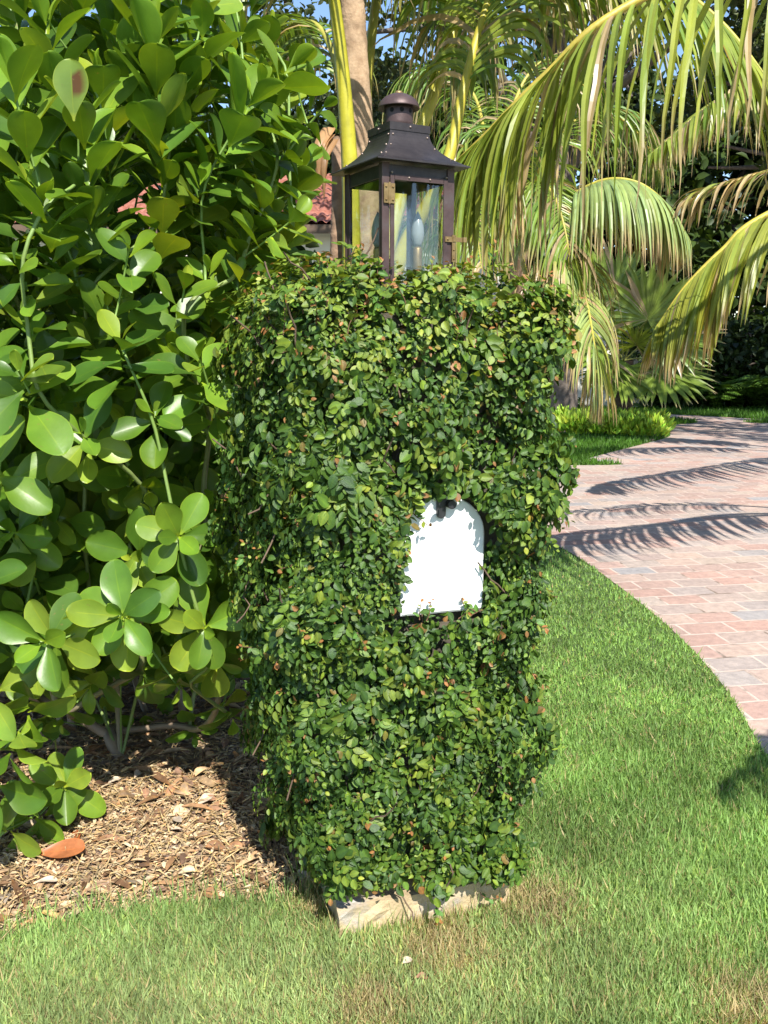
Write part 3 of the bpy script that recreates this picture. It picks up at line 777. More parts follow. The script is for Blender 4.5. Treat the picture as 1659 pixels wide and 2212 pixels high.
key(400, 150, 2.75, (.2, -.1, 1), n=10, L=.165, span=.24, opening=.45)
key(270, 100, 2.75, (-.1, 0, 1), n=10, L=.160, span=.24, opening=.4)
key(500, 290, 2.72, (.5, -.2, .7), n=10, L=.150, span=.22, opening=.6)
key(620, 330, 2.85, (.6, -.2, .6), n=9, L=.150, span=.20)
key(90, 420, 2.35, (.0, -.3, 1), n=11, L=.165, span=.24, opening=.6)
key(30, 560, 2.30, (-.1, -.6, .8), n=9, L=.110, span=.12)
key(230, 300, 2.55, (.1, -.25, 1), n=10, L=.150, span=.22, opening=.5)
key(360, 330, 2.70, (.25, -.2, 1), n=10, L=.145, span=.22, opening=.6)
key(575, 430, 2.85, (.4, -.2, .8), n=10, L=.145, span=.2, opening=.6)
key(540, 500, 2.8, (.3, -.3, .8), n=10, L=.145, span=.2, opening=.7)
key(500, 420, 2.9, (.2, -.2, .9), n=10, L=.145, span=.22, opening=.6)
key(520, 590, 2.75, (.2, -.4, .8), n=9, L=.14, span=.2, opening=.7)
key(450, 580, 2.7, (.1, -.4, .8), n=9, L=.14, span=.2, opening=.7)
key(160, 560, 2.60, (.1, -.4, .9), n=8, L=.14, span=.2)
# the rest of the crown
for i in range(40000):
    if len(ro) > 640: break
    p = np.array([R.uniform(-2.25, -.22), R.uniform(2.35, 4.3), R.uniform(.38, 3.25)])
    q = (p - np.array([-1.2, 3.3, 1.8])) / np.array([1.06, .98, 1.5])
    rr = np.linalg.norm(q)
    if rr > 1.0 or rr < .25 or (p[2] < .55 and q[1] > .5): continue
    if p[0] > -.55 and p[1] < 2.75 and p[2] < 1.8: continue
    dm = min(np.linalg.norm(np.array(list(x[0])) - p) for x in ro)
    if dm < (.128 if p[2] > 1.5 else .088): continue
    ax = unit(q * np.array([.9, .9, .5]) + np.array([0, -.3 if p[2] < 1.5 else -.1, 1.3 if p[2] > 1.5 else .2]) + R.normal(0, .25, 3))
    ro.append((p, ax, dict(n=int(R.integers(8, 13)), L=R.uniform(.13, .175) if p[2] > 1.5 else R.uniform(.11, .160), span=R.uniform(.14, .30), opening=R.uniform(.35, .7) if p[2] > 1.5 else R.uniform(.7, 1.0))))
for i in range(4000):
    if len(ro) > 930: break
    p = np.array([R.uniform(-2.0, -.38), R.uniform(2.55, 4.5), R.uniform(.22, 1.15)])
    zc = p[1] * math.cos(PITCH) - (p[2] - EYE) * math.sin(PITCH); py = 512 - FPX * (p[1] * math.sin(PITCH) + (p[2] - EYE) * math.cos(PITCH)) / zc
    if py > (665 if p[1] < 3.3 else 715) or (p[0] > -.5 and p[1] < 2.8): continue
    if min(np.linalg.norm(np.array(list(x[0])) - p) for x in ro) < .10: continue
    ro.append((p, unit(np.array([R.normal(0, .4), -.7, R.uniform(-.1, .5)])), dict(n=int(R.integers(7, 11)), L=R.uniform(.11, .15), span=R.uniform(.08, .16), opening=R.uniform(.7, 1.0))))
sb = gnd(262, 1640)
big = make_shrub('broad_leaf_shrub', 'tall shrub with large glossy paddle leaves and two pale stems beside the leafy pillar', (sb.x, sb.y, 0), ro, R, 5, GS)
# one scarred leaf near the top
Vd, Fd, Td = shrub_tmpl(.05, .15, .30, .01, 0)
Td = Td * np.array([.17, .25, .04]); scar = (np.abs(Vd[:, 1] - .60 - .5 * (Vd[:, 0] - .08)) < .17) & (np.abs(Vd[:, 0] - .10) < .085)
Td[scar] = np.array([.12, .052, .016])
Pd = at(160, 262, 2.22)
Vw, Fw, cw = scatter((Vd, Fd, Td), np.array([list(Pd)]) - np.array([[sb.x, sb.y, 0]]), frames(np.array([[.03, -.12, 1.0]]), np.array([[.1, -1.0, .1]])), np.array([.135]), np.ones((1, 3)))
tag(mesh('scarred_leaf', Vw, Fw, M_shrub, big, cw, True), 'pale leaf with a brown scar near the top of the shrub')
# a lower one at the left edge, and a young one in front of it
R = np.random.default_rng(5); ro = []
key(15, 1650, 2.25, (-.2, -.4, -.75), n=8, L=.150, span=.08)
key(60, 1560, 2.35, (.1, -.5, -.5), n=7, L=.140, span=.08)
key(-60, 1500, 2.3, (-.2, -.6, .2), n=9, L=.150, span=.1)
key(-80, 1250, 2.35, (-.2, -.6, .4), n=9, L=.150, span=.1)
key(-40, 1000, 2.3, (-.2, -.6, .5), n=9, L=.150, span=.1)
key(-60, 1720, 2.25, (-.2, -.6, .1), n=9, L=.150, span=.1)
key(-120, 1380, 2.5, (-.3, -.6, .6), n=9, L=.150, span=.1)
key(20, 1150, 2.5, (.1, -.8, .2), n=9, L=.145, span=.1)
for i in range(22): ro.append((np.array([R.uniform(-1.9, -1.05), R.uniform(2.45, 3.0), R.uniform(.35, 1.6)]), (R.normal(-.1, .4), -.4, R.uniform(.2, 1)), dict(n=9, L=.15, span=.14)))
make_shrub('broad_leaf_shrub', 'lower paddle leaved shrub at the left edge, its front shoot hanging over the mulch', (-1.55, 3.0, 0), ro, R, 3, GS)
R = np.random.default_rng(9); ro = []
key(135, 1700, 2.55, (.1, -.55, .3), n=9, L=.140, span=.07)
key(60, 1770, 2.50, (-.2, -.5, .2), n=6, L=.130, span=.07)
key(-10, 1800, 2.40, (-.3, -.5, .2), n=7, L=.130, span=.07)
make_shrub('broad_leaf_shrub', 'small young shoot of paddle leaves low above the mulch at the left edge', (-1.15, 2.85, 0), ro, R, 1, GS)

# two fallen orange leaves and others
M_dead = leaf_mat('fallen_leaf', .45, .1, 25, .3, .5)
def fallen(X, Y, yaw, L, tilt, col, label, z=.02, tm=0):
    p = gnd(X, Y); d = np.array([[math.cos(yaw), math.sin(yaw), tilt]]); n = np.array([[-.1, -.35, 1.0]])
    V, F, c = scatter(ST[tm], np.zeros((1, 3)), frames(d, n), np.array([L]), np.array([col]))
    o = mesh('fallen_leaf', V, F, M_dead, None, c, True); o.location = (p.x, p.y, z); return tag(o, label, 'leaf', 'fallen leaves')
fallen(78, 1866, .05, .150, .06, (.34, .12, .045), 'large orange fallen leaf lying flat on the mulch, the upper one of two', .035, 2)
fallen(165, 1848, 2.2, .130, .05, (.34, .10, .03), 'orange fallen leaf partly under the other orange leaf on the mulch', .018, 1)
fallen(182, 1938, .3, .075, .2, (.26, .16, .10), 'curled brown fallen leaf where the mulch meets the grass', .02, 3)
fallen(868, 2105, .8, .035, .1, (.62, .52, .40), 'tiny pale bleached leaf on the grass below the footing', .03, 1)
fallen(895, 2135, .3, .035, .1, (.32, .17, .10), 'tiny brown dry leaf on the grass below the footing', .03, 3)

# ------------------------------------------------------------------ COCONUT PALMS
YG, GR, TAN = np.array([.33, .34, .05]), np.array([.11, .20, .03]), np.array([.46, .34, .19])
def frond(name, ctrl, parent, rnd, L=.8, wd=.036, n=62, start=.2, droop=.34, yellow=.5, dead=.08, r0=.03, r1=.005, rcol=(.36, .33, .05), tipb=.25, segs=8, fwd=.55, gap=0.0, origin=(0, 0, 0), hang=0.0, jit=1.0, green=None):
    P = bez([np.array(list(p)) - np.array(list(origin)) for p in ctrl], 64)
    T = unit(np.gradient(P, axis=0)); s = np.linspace(0, 1, 64)
    rb = MB(); rc = np.array(rcol)[None] * np.linspace(1, .85, 64)[:, None]
    rb.tube(P, r0 + (r1 - r0) * s ** .7, 8, rc)
    f = np.repeat(np.linspace(start, .995, n), 2) + rnd.normal(0, .004, 2 * n); sd = np.tile([1., -1.], n)
    keep = rnd.random(2 * n) > gap; f, sd = f[keep], sd[keep]; m = len(f)
    f = np.clip(f, start, 1)
    idx = f * 63; i0 = np.minimum(idx.astype(int), 62); fr_ = (idx - i0)[:, None]
    p = P[i0] * (1 - fr_) + P[i0 + 1] * fr_; t_ = unit(T[i0] * (1 - fr_) + T[i0 + 1] * fr_)
    up = np.array([0, 0, 1.0]); side = unit(np.cross(t_, up)) * sd[:, None]
    u = (f - start) / (1 - start)
    ln = L * (.55 + .45 * np.sin(math.pi * np.clip(u * .9 + .12, 0, 1))) * np.where(u > .8, 1 - (u - .8) * 2.2, 1) * rnd.uniform(.82, 1.1, m)
    ca = (fwd + .5 * u)[:, None]
    D = unit(t_ * ca + side * 1.0 + up * (.15 - hang) + rnd.normal(0, .06 * jit, (m, 3)))
    W = unit(t_ - (t_ * D).sum(1, keepdims=True) * D)
    q = p.copy(); rings = []; cols = []
    ye = np.clip(yellow + rnd.normal(0, .18, m), 0, 1)[:, None]; isd = rnd.random(m) < dead
    base = (GR if green is None else np.array(green)) * (1 - ye) + YG * ye; base[isd] = TAN * rnd.uniform(.6, 1.1, (isd.sum(), 1)); base *= rnd.uniform(.8, 1.2, (m, 1))
    tb = rnd.uniform(0, 1, m) < .75
    dr = droop * (1 + jit * rnd.uniform(-.3, .4, m))
    tw = rnd.normal(0, .10 * jit, m)
    for k in range(segs + 1):
        h = k / segs
        hw = (wd / 2) * np.clip(1.15 * (1 - h ** 2.2), .02, 1) * (.5 + .5 * min(1, h * 5))
        Nn = np.cross(W, D)
        hwv = (hw * rnd.uniform(.95, 1.05, m))[:, None] if False else hw
        rings.append(np.stack([q - W * hwv + Nn * hwv * .35, q, q + W * hwv + Nn * hwv * .35], 1))
        bt = np.clip((h - (1 - tipb * 1.4)) / (tipb * .9), 0, 1) * tb[:, None]
        cc = base * (1 - bt) + TAN * .8 * bt
        cols.append(np.stack([cc, cc * np.array([1.15, 1.12, .9]), cc], 1))
        q = q + D * (ln / segs)[:, None]
        sag = np.array([0, 0, -1.0])[None] * (dr * (.6 + 1.6 * h))[:, None]
        D = unit(D + sag + rnd.normal(0, (.03 + .09 * h) * jit, (m, 3)) * (1 + .8 * isd[:, None]))
        W = unit(W - (W * D).sum(1, keepdims=True) * D + np.cross(D, W) * tw[:, None])
    V = np.stack(rings, 1).reshape(m * (segs + 1) * 3, 3); c = np.stack(cols, 1).reshape(-1, 3)
    b0 = []
    for k in range(segs):
        a = k * 3
        b0 += [(a, a + 1, a + 4, a + 3), (a + 1, a + 2, a + 5, a + 4)]
    F = (np.array(b0)[None] + (np.arange(m) * (segs + 1) * 3)[:, None, None]).reshape(-1, 4)
    o = mesh(name, V, F, M_frond, parent, c, False)
    rb.build('rachis', M_stem, o, True)
    return o
def palm_trunk(mbname, pts, radii, parent, origin, col=(.36, .24, .15), rings=True):
    P = bez([np.array(list(p)) - np.array(list(origin)) for p in pts], 60); r = np.interp(np.linspace(0, 1, 60), np.linspace(0, 1, len(radii)), radii)
    if rings: r = r * (1 + .05 * (np.arange(60) % 4 == 0))
    b = MB(); b.tube(P, r, 14, np.array(col)[None] * rng.uniform(.8, 1.15, (60, 1))); return b.build(mbname, M_bark, parent, True)
GP = 'coconut palms'
def V3(x, y, z): return np.array([x, y, z], float)
R = np.random.default_rng(31)
# palm behind the lantern
A0 = V3(-.15, 4.9, 0)
pa = thing('coconut_palm', 'coconut palm right behind the lantern with a brown fibrous trunk and bright yellow leaf stalks', 'palm', A0, 0, GP)
palm_trunk('trunk', [at(800, 1100, 4.9), at(797, 700, 4.9), at(785, 400, 4.9), at(768, 150, 4.9), at(758, -60, 4.9)], [.15, .105, .078, .068, .062], pa, A0, (.42, .29, .18))
palm_trunk('stump', [at(742, 1000, 4.75), at(735, 600, 4.75), at(735, 430, 4.8), at(728, 300, 4.9)], [.06, .055, .045, .03], pa, A0, (.30, .19, .12))
b = MB()
for k, (x0, y0, x1, y1, wv) in enumerate(((712, 275, 688, 400, .07), (722, 300, 700, 430, .05), (716, 290, 705, 380, .04))):
    p0, p1 = at(x0, y0, 4.6), at(x1, y1, 4.55); Q = bez([p0, (p0 + p1) / 2 + Vector((-.02, -.05, .03)), p1], 9) - A0
    Vs = []; 
    for i, q in enumerate(Q):
        hw = wv * (1 - (i / 8) ** 2 * .9) / 2; Vs += [q + V3(-hw, .012, 0), q + V3(-.3 * hw, -.01, 0), q + V3(.4 * hw, .008, 0), q + V3(hw, -.006, 0)]
    b.add(Vs, [(i * 4 + j, i * 4 + j + 1, i * 4 + j + 5, i * 4 + j + 4) for i in range(8) for j in range(3)], np.array([.40, .23, .11]) * R.uniform(.8, 1.15))
b.build('dry_sheath', M_frond, pa, True)
frond('frond', [at(760, 700, 4.65), at(757, 400, 4.6), at(742, 180, 4.55), at(722, 0, 4.5), at(700, -160, 4.4), at(620, -250, 4.2), at(500, -180, 4.0), at(380, -60, 3.9)], pa, R, .75, .032, 60, .42, .22, .25, .06, .055, .006, (.46, .42, .035), origin=A0)
frond('frond', [at(835, 640, 4.8), at(880, 520, 4.75), at(945, 380, 4.7), at(930, 200, 4.7), at(985, 60, 4.8), at(1050, -120, 5.0), at(1150, -160, 5.2), at(1260, -40, 5.4)][:2] + [at(960, 370, 4.7), at(1000, 200, 4.8), at(1040, 50, 4.9), at(1090, -80, 5.0), at(1180, -110, 5.2), at(1280, 30, 5.4)], pa, R, .85, .032, 60, .45, .4, .3, .12, .05, .006, (.44, .38, .04), origin=A0)
frond('frond', [at(830, 560, 5.0), at(885, 350, 5.1), at(945, 180, 5.2), at(985, 30, 5.3), at(960, -120, 5.3), at(880, -170, 5.2), at(790, -90, 5.1)], pa, R, .8, .03, 55, .45, .45, .25, .1, .05, .006, (.44, .40, .05), origin=A0)
frond('frond', [at(775, 450, 5.05), at(770, 100, 5.2), at(760, -150, 5.3), at(680, -260, 5.2), at(560, -180, 5.0), at(480, 0, 4.9)], pa, R, .75, .03, 50, .4, .3, .2, .1, .04, .005, origin=A0)
frond('frond', [at(780, 450, 5.1), at(800, 100, 5.4), at(850, -150, 5.7), at(940, -120, 6.0), at(1000, 20, 6.2), at(1030, 160, 6.3)], pa, R, .75, .03, 50, .35, .45, .2, .1, .04, .005, origin=A0)
frond('frond', [at(770, 450, 5.2), at(740, 200, 5.6), at(690, 60, 6.0), at(620, 60, 6.3), at(560, 150, 6.5)], pa, R, .65, .03, 46, .3, .4, .15, .1, .035, .005, origin=A0)
frond('frond', [at(775, -60, 4.8), at(930, -230, 4.7), at(1150, -190, 4.5), at(1350, -100, 4.3), at(1550, 40, 4.1), at(1700, 230, 4.0)], pa, R, .95, .032, 54, .2, .13, .40, .06, .035, .005, (.42, .38, .05), origin=A0, hang=.45, jit=.5, fwd=.8, tipb=.15)
# palm off to the right whose fronds hang into the picture
B0 = V3(5.0, 5.7, 0); BC = V3(4.9, 5.65, 2.5)
pb = thing('coconut_palm', 'coconut palm standing right of the frame, its long yellowing fronds drooping over the driveway', 'palm', B0, 0, GP)
palm_trunk('trunk', [B0, B0 + V3(-.05, 0, 1.2), BC], [.2, .14, .12], pb, B0)
frond('frond', [BC, V3(3.9, 4.7, 3.45), V3(2.6, 3.75, 3.42), V3(1.75, 3.3, 3.05), at(1379, 0, 3.05), at(1180, 160, 3.1), at(1050, 290, 3.2), at(974, 362, 3.3)], pb, R, .76, .025, 84, .16, .34, .55, .10, .032, .006, (.46, .36, .05), segs=11, origin=B0, tipb=.25, hang=.75, gap=.08, jit=.8)
frond('frond', [BC, V3(4.0, 5.3, 2.75), V3(3.0, 5.0, 2.62), at(1659, 462, 5.0), at(1560, 540, 5.0), at(1480, 620, 5.0), at(1420, 705, 5.0)], pb, R, .80, .046, 112, .15, .15, .85, .05, .035, .006, (.50, .40, .05), segs=9, origin=B0, tipb=.20, hang=.55, jit=.45, fwd=.75)
frond('frond', [BC, V3(4.2, 5.6, 3.0), V3(3.4, 5.6, 3.0), V3(2.75, 5.6, 2.7), at(1560, 400, 5.7), at(1500, 425, 5.8)], pb, R, .5, .030, 60, .2, .3, .5, .3, .03, .004, (.40, .30, .08), origin=B0, tipb=.5)
frond('frond', [BC, V3(5.4, 4.0, 3.3), V3(4.5, 2.2, 3.4), V3(2.9, 1.2, 2.9), V3(2.3, 1.0, 2.55), V3(1.75, .92, 2.15)], pb, R, .5, .05, 70, .2, .5, .5, origin=B0)  # unseen frond, added to throw shade on the lawn's right edge
# palm farther right
C0 = V3(7.4, 9.2, 0); CC = V3(7.3, 9.1, 3.2)
pcm = thing('coconut_palm', 'taller coconut palm farther back on the right, throwing frond shadows across the pavers', 'palm', C0, 0, GP)
palm_trunk('trunk', [C0, C0 + V3(-.05, 0, 1.6), CC], [.22, .15, .12], pcm, C0)
for q in ([CC, V3(6.3, 8.2, 3.9), V3(4.8, 7.2, 3.75), V3(3.5, 6.7, 3.3), V3(2.95, 6.5, 2.9)], [CC, V3(6.0, 9.0, 4.3), V3(4.6, 8.8, 4.3), V3(3.2, 8.6, 3.8), V3(2.4, 8.4, 3.2)],
          [CC, V3(6.3, 9.8, 4.4), V3(5.0, 10.4, 4.6), V3(3.8, 10.8, 4.2), V3(3.0, 11.0, 3.5)], [CC, V3(7.0, 8.0, 4.0), V3(6.6, 7.0, 4.1), V3(6.2, 6.2, 3.6)], [CC, V3(6.6, 9.4, 4.6), V3(5.8, 9.6, 5.0), V3(4.8, 9.8, 5.0), V3(4.0, 9.9, 4.5)]):
    frond('frond', q, pcm, R, .75, .055, 84, .2, .5, .4, .1, .035, .005, origin=C0)
# palm on the grass island behind the pillar
D0 = V3(1.85, 12.6, 0); DC = at(1120, 520, 11.5)
pd = thing('coconut_palm', 'coconut palm on the grass island, pale arching fronds hanging beside the pillar', 'palm', D0, 0, GP)
palm_trunk('trunk', [D0, D0 + V3(-.1, 0, 1.2), DC], [.2, .15, .12], pd, D0)
PALE = (.24, .33, .13)
frond('frond', [DC, at(1180, 470, 8.6), at(1240, 420, 8.3), at(1310, 388, 8.1), at(1380, 395, 8.0), at(1440, 440, 8.0), at(1480, 500, 8.0)], pd, R, .98, .036, 120, .14, .40, .12, .04, .032, .004, (.48, .42, .06), origin=D0, hang=.5, jit=.35, green=PALE)
frond('frond', [DC, at(1140, 600, 8.6), at(1180, 580, 8.2), at(1225, 567, 8.0), at(1258, 620, 7.9), at(1280, 720, 7.8), at(1288, 800, 7.8), at(1290, 870, 7.8)], pd, R, .78, .034, 100, .14, .30, .35, .14, .032, .004, (.48, .42, .06), origin=D0, jit=.6, green=PALE, tipb=.4)
for q, L, y, d_, n in (
          ([DC, at(1080, 430, 8.8), at(1020, 350, 8.6), at(960, 330, 8.5), at(900, 400, 8.4)], .9, .15, .5, 60),
          ([DC, at(1100, 330, 9.2), at(1120, 200, 9.4), at(1180, 130, 9.6), at(1250, 170, 9.8), at(1300, 270, 9.9)], 1.0, .15, .5, 70),
          ([DC, at(1160, 380, 9.4), at(1220, 280, 9.7), at(1300, 240, 10.0), at(1380, 290, 10.2), at(1430, 380, 10.3)], 1.0, .12, .5, 70),
          ([DC, at(1060, 350, 9.4), at(1030, 220, 9.8), at(980, 160, 10.0), at(900, 170, 10.2), at(850, 260, 10.3)], 1.0, .12, .5, 70),
          ([DC, at(1090, 430, 8.7), at(1060, 380, 8.2), at(1040, 400, 7.8), at(1030, 480, 7.6), at(1040, 580, 7.5)], .8, .22, .5, 60),
          ([DC, at(1150, 440, 8.7), at(1170, 400, 8.3), at(1200, 430, 8.0), at(1225, 520, 7.8), at(1230, 600, 7.8)], .8, .2, .5, 60),
          ([DC, at(1010, 500, 9.3), at(900, 470, 9.5), at(800, 500, 9.7)], .8, .12, .5, 50)):
    frond('frond', q, pd, R, L, .027, int(n * 1.2), .14, d_, y, .10, .032, .004, (.42, .36, .06), origin=D0)

# fan palm
def fan_leaf(parent, hub, d, nrm, L, rnd, foot, n=34, yel=.3):
    d = unit(np.array(d, float)); nrm = unit(np.array(nrm, float)); x = np.cross(d, nrm)
    V = []; F = []; c = []
    base = GR * (1 - yel) + YG * yel
    for k in range(n):
        a = math.radians(-128 + 256 * (k + .5) / n); dirv = d * math.cos(a) + x * math.sin(a); wv = -d * math.sin(a) + x * math.cos(a)
        ln = L * (1 - .18 * abs(a) / 2.2) * rnd.uniform(.9, 1.05); q = np.array(hub, float); D = dirv.copy(); dead = rnd.random() < .10
        b0 = len(V); cb = base * rnd.uniform(.8, 1.2)
        for j in range(8):
            h = j / 7; hw = ln * .075 * min(1, .25 + h * 2.2) * (1 if h < .5 else max(.04, 1 - (h - .5) * 1.95))
            if h < .45: hw = max(hw * .6, math.tan(math.radians(256 / n / 2)) * ln * h)
            V += [q - wv * hw + nrm * hw * .3, q, q + wv * hw + nrm * hw * .3]
            cc = cb * (1 - (h > .8) * .0) if not (dead or h > .93) else TAN * .8
            c += [cc, cc * 1.15, cc]
            q = q + D * ln / 7; D = unit(D + np.array([0, 0, -1.0]) * (.02 + .26 * max(0, h - .4)) + rnd.normal(0, .03, 3))
        for j in range(7):
            o_ = b0 + j * 3; F += [(o_, o_ + 1, o_ + 4, o_ + 3), (o_ + 1, o_ + 2, o_ + 5, o_ + 4)]
    o = mesh('fan_leaf', np.array(V), np.array(F), M_frond, parent, np.array(c), False)
    b = MB(); b.tube(bez([foot, (np.array(foot) + np.array(hub)) / 2 + np.array([0, 0, .12]), hub], 12), .014, 6, (.25, .26, .06)); b.build('petiole', M_stem, o, True)
E0 = V3(4.35, 16.2, 0)
fp = thing('fan_palm', 'low fan palm with pleated round leaves behind the light green bed', 'palm', E0)
palm_trunk('trunk', [E0, E0 + V3(0, 0, 1.2)], [.22, .17], fp, E0, (.12, .08, .05))
for (X, Y, dd, nn, L, y) in ((1330, 640, (-.3, -.1, .9), (.2, -.9, .3), .72, .2), (1400, 690, (.25, -.2, .9), (0, -.9, .35), .78, .3), (1425, 800, (.55, -.5, -.3), (.1, -.75, .7), .75, .25), (1375, 745, (-.1, -.6, .3), (0, -.7, .7), .6, .45), (1300, 760, (-.6, -.5, -.1), (-.2, -.8, .6), .7, .2), (1340, 800, (-.1, -.7, -.5), (0, -.85, .5), .65, .3), (1270, 690, (-.7, -.1, .5), (-.2, -.8, .4), .7, .15), (1440, 730, (.7, -.2, .3), (.1, -.8, .5), .7, .2)):
    fan_leaf(fp, np.array(list(at(X, Y, 15.8))) - E0, dd, nn, L * 1.45, R, V3(0, 0, 1.2), yel=y)

# ------------------------------------------------------------------ LIGHT GREEN BED on the island
bedp = [gnd(1180, 938), gnd(1260, 943), gnd(1330, 950), gnd(1400, 955), gnd(1440, 944), gnd(1444, 936), gnd(1424, 923), gnd(1330, 912), gnd(1180, 915)]
sheet('bed_soil', [(q.x, q.y) for q in bedp], .008, M_soil)
def blade_tmpl(rows=4, wid=.16, curl=.25):
    return grid_leaf(lambda t: wid * math.sin(math.pi * (.12 + .88 * t) ** .8) + .004, [-1, 0, 1], rows, curl, .2, 1.1)
BT = blade_tmpl(5)
R = np.random.default_rng(77)
for k in range(15):
    X = 1215 + k * 14.5; p = gnd(X, 936 + (6 if k % 2 else -6) + (X - 1300) * .03); n = 300
    t = thing('bed_plant', 'light yellow green bushy bedding plant in the row along the island edge', 'plant', p, 0, 'light green bedding plants')
    q = R.normal(0, 1, (n, 3)); q = unit(q) * R.uniform(.3, 1, (n, 1)) ** .5; q[:, 2] = np.abs(q[:, 2])
    P = q * np.array([.24, .24, .28]) + np.array([0, 0, .04]); D = q + np.array([0, 0, .9]) + R.normal(0, .3, (n, 3)); N = R.normal(0, 1, (n, 3)) + np.array([0, -.8, .4])
    col = np.array([.25, .41, .05]) * R.uniform(.6, 1.35, (n, 1)) * (1 + .15 * R.normal(0, 1, (n, 3)) * np.array([1, .4, .3]))
    V, F, c = scatter(BT, P, frames(D, N), R.uniform(.09, .16, n), col); mesh('foliage', V, F, M_far, t, c, True)
    b = MB()
    for j in range(5): b.tube([(R.normal(0, .03), R.normal(0, .03), 0), (R.normal(0, .08), R.normal(0, .08), .22)], .006, 5, (.16, .12, .06))
    b.build('stem', M_bark, t)

# ------------------------------------------------------------------ TREES
LT = grid_leaf(lambda t: .30 * math.sin(math.pi * t) ** .8 + .01, [-1, 0, 1], 4, .15, .25)
def tree(name, label, base, trunk, limbs, blobs, nleaf, lsz, col, rnd, group, r0=.3, clump=.5, droop=.2, cat='tree'):
    """blobs: list of (centre, radii); leaves sit in clumps on twigs inside them"""
    t = thing(name, label, cat, base, 0, group); bv = np.array(list(base), float)
    b = MB()
    if trunk is not None:
        P = bez([np.array(list(p)) - bv for p in trunk], 20); b.tube(P, np.linspace(r0, r0 * .5, 20) * rnd.uniform(.93, 1.07, 20), 12, np.array([.16, .13, .105])[None] * rnd.uniform(.7, 1.2, (20, 1)))
        for (c0, rr) in blobs:
            for j in range(limbs):
                s0 = P[int(rnd.integers(9, 20))]; e = np.array(c0) - bv + rnd.normal(0, .45, 3) * np.array(rr)
                b.tube(bez([s0, (s0 + e) / 2 + rnd.normal(0, .25, 3) + np.array([0, 0, .3]), e], 10), np.linspace(r0 * .36, .025, 10), 7, (.13, .105, .085))
        b.build('trunk', M_bark, t, True)
    vol = np.array([np.prod(rr) ** (2 / 3) for _, rr in blobs]); vol /= vol.sum(); parts = []
    for (c0, rr), f in zip(blobs, vol):
        n = int(nleaf * f); m = max(4, n // 45)
        q = unit(rnd.normal(0, 1, (m, 3))) * rnd.uniform(.25, 1.0, (m, 1)) ** .5
        cc = np.array(c0) - bv + q * np.array(rr); w_ = rnd.integers(0, m, n)
        P = cc[w_] + rnd.normal(0, 1, (n, 3)) * np.array([1, 1, .55]) * clump * .5
        D = unit(rnd.normal(0, 1, (n, 3)) + q[w_] * .6 + np.array([0, 0, -droop])); N = rnd.normal(0, .7, (n, 3)) + np.array([0, 0, .8])
        k = np.array(col)[None] * (rnd.uniform(.6, 1.35, (m, 1))[w_]) * rnd.uniform(.75, 1.25, (n, 1))
        parts.append(scatter(LT, P, frames(D, N), lsz * rnd.uniform(.7, 1.3, n), k))
    V, F, c = join(parts); mesh('crown' if trunk is not None else 'foliage', V, F, M_far, t, c, True)
    return t
R = np.random.default_rng(3)
OAK = (.040, .062, .018)
o1 = at(1205, 700, 19.0); tree('oak_tree', 'oak tree whose dark trunk rises beside the lantern, crown spread above the palms', (o1.x, 19, 0), [(o1.x + .2, 19, 0), (o1.x + .05, 19, 3), at(1203, 250, 19), at(1196, -100, 19)], 5,
     [((3.5, 16.5, 9.2), (4.5, 3.5, 2.2)), ((7.5, 15, 8.3), (3.5, 3.5, 1.8)), ((.2, 19, 8.2), (3, 3, 2.2)), ((5.4, 19.5, 7.2), (2.2, 2, 1.6))], 9500, .17, OAK, R, 'oaks over the driveway', .32)
tree('oak_tree', 'oak tree right of the driveway, its low limbs darkening the far end', (10.5, 17.5, 0), [(10.5, 17.5, 0), (10.3, 17.4, 2.5), (9.8, 17, 6)], 5,
     [((8.0, 15.5, 7.0), (3.2, 3, 2.0)), ((11.5, 14.5, 7.5), (3.5, 3.5, 2)), ((8.2, 18.5, 5.6), (2.6, 1.8, 1.5)), ((12, 18.5, 6), (3, 2, 2))], 9000, .17, OAK, R, 'oaks over the driveway', .36)
tree('oak_tree', 'tall oak overhanging the driveway from the right of the frame', (11.0, 9.0, 0), [(11, 9, 0), (10.8, 9, 3), (10, 9, 7)], 5,
     [((7.6, 9.2, 8.0), (2.6, 2.2, 1.3)), ((10.5, 7.5, 8.5), (3, 2.5, 1.6)), ((5.6, 10.6, 8.4), (1.5, 1.4, .9))], 5200, .17, OAK, R, 'oaks over the driveway', .34)
spots = [(-13, 33, 5.0, 11), (-8.5, 34, 5.5, 12), (-4.0, 35, 4.6, 10.5), (-.5, 33, 4.6, 11.0), (2.6, 29, 4.0, 9.6), (6.6, 31, 4.6, 11.0), (10.5, 28, 4.4, 10.0), (14.5, 30, 5.0, 13), (18.5, 26, 5, 11), (23, 28, 5.5, 11), (-18, 32, 5.5, 10), (28, 32, 6, 11)]
for i, (x, y, rad_, h) in enumerate(spots):
    bl = [((x, y, h * .62), (rad_ * .62, rad_ * .55, h * .30)), ((x - rad_ * .4, y - .8, h * .42), (rad_ * .42, rad_ * .4, h * .24)), ((x + rad_ * .45, y - .6, h * .46), (rad_ * .4, rad_ * .4, h * .26)), ((x, y - 1.2, h * .2), (rad_ * .6, rad_ * .3, h * .2)), ((x + R.normal(0, .8), y - .5, h * .86), (rad_ * .5, rad_ * .45, h * .16)), ((x - .5 * rad_, y, h * .7), (rad_ * .35, rad_ * .35, h * .15))]
    tree('garden_tree', 'dense dark garden tree in the screen of trees beyond the driveway', (x, y, 0), [(x, y, 0), (x + .1, y, h * .3), (x, y, h * .6)], 3, bl, 10500, .34, np.array([.032, .060, .016]) * R.uniform(.8, 1.25), R, 'screen of garden trees', .25, .9)
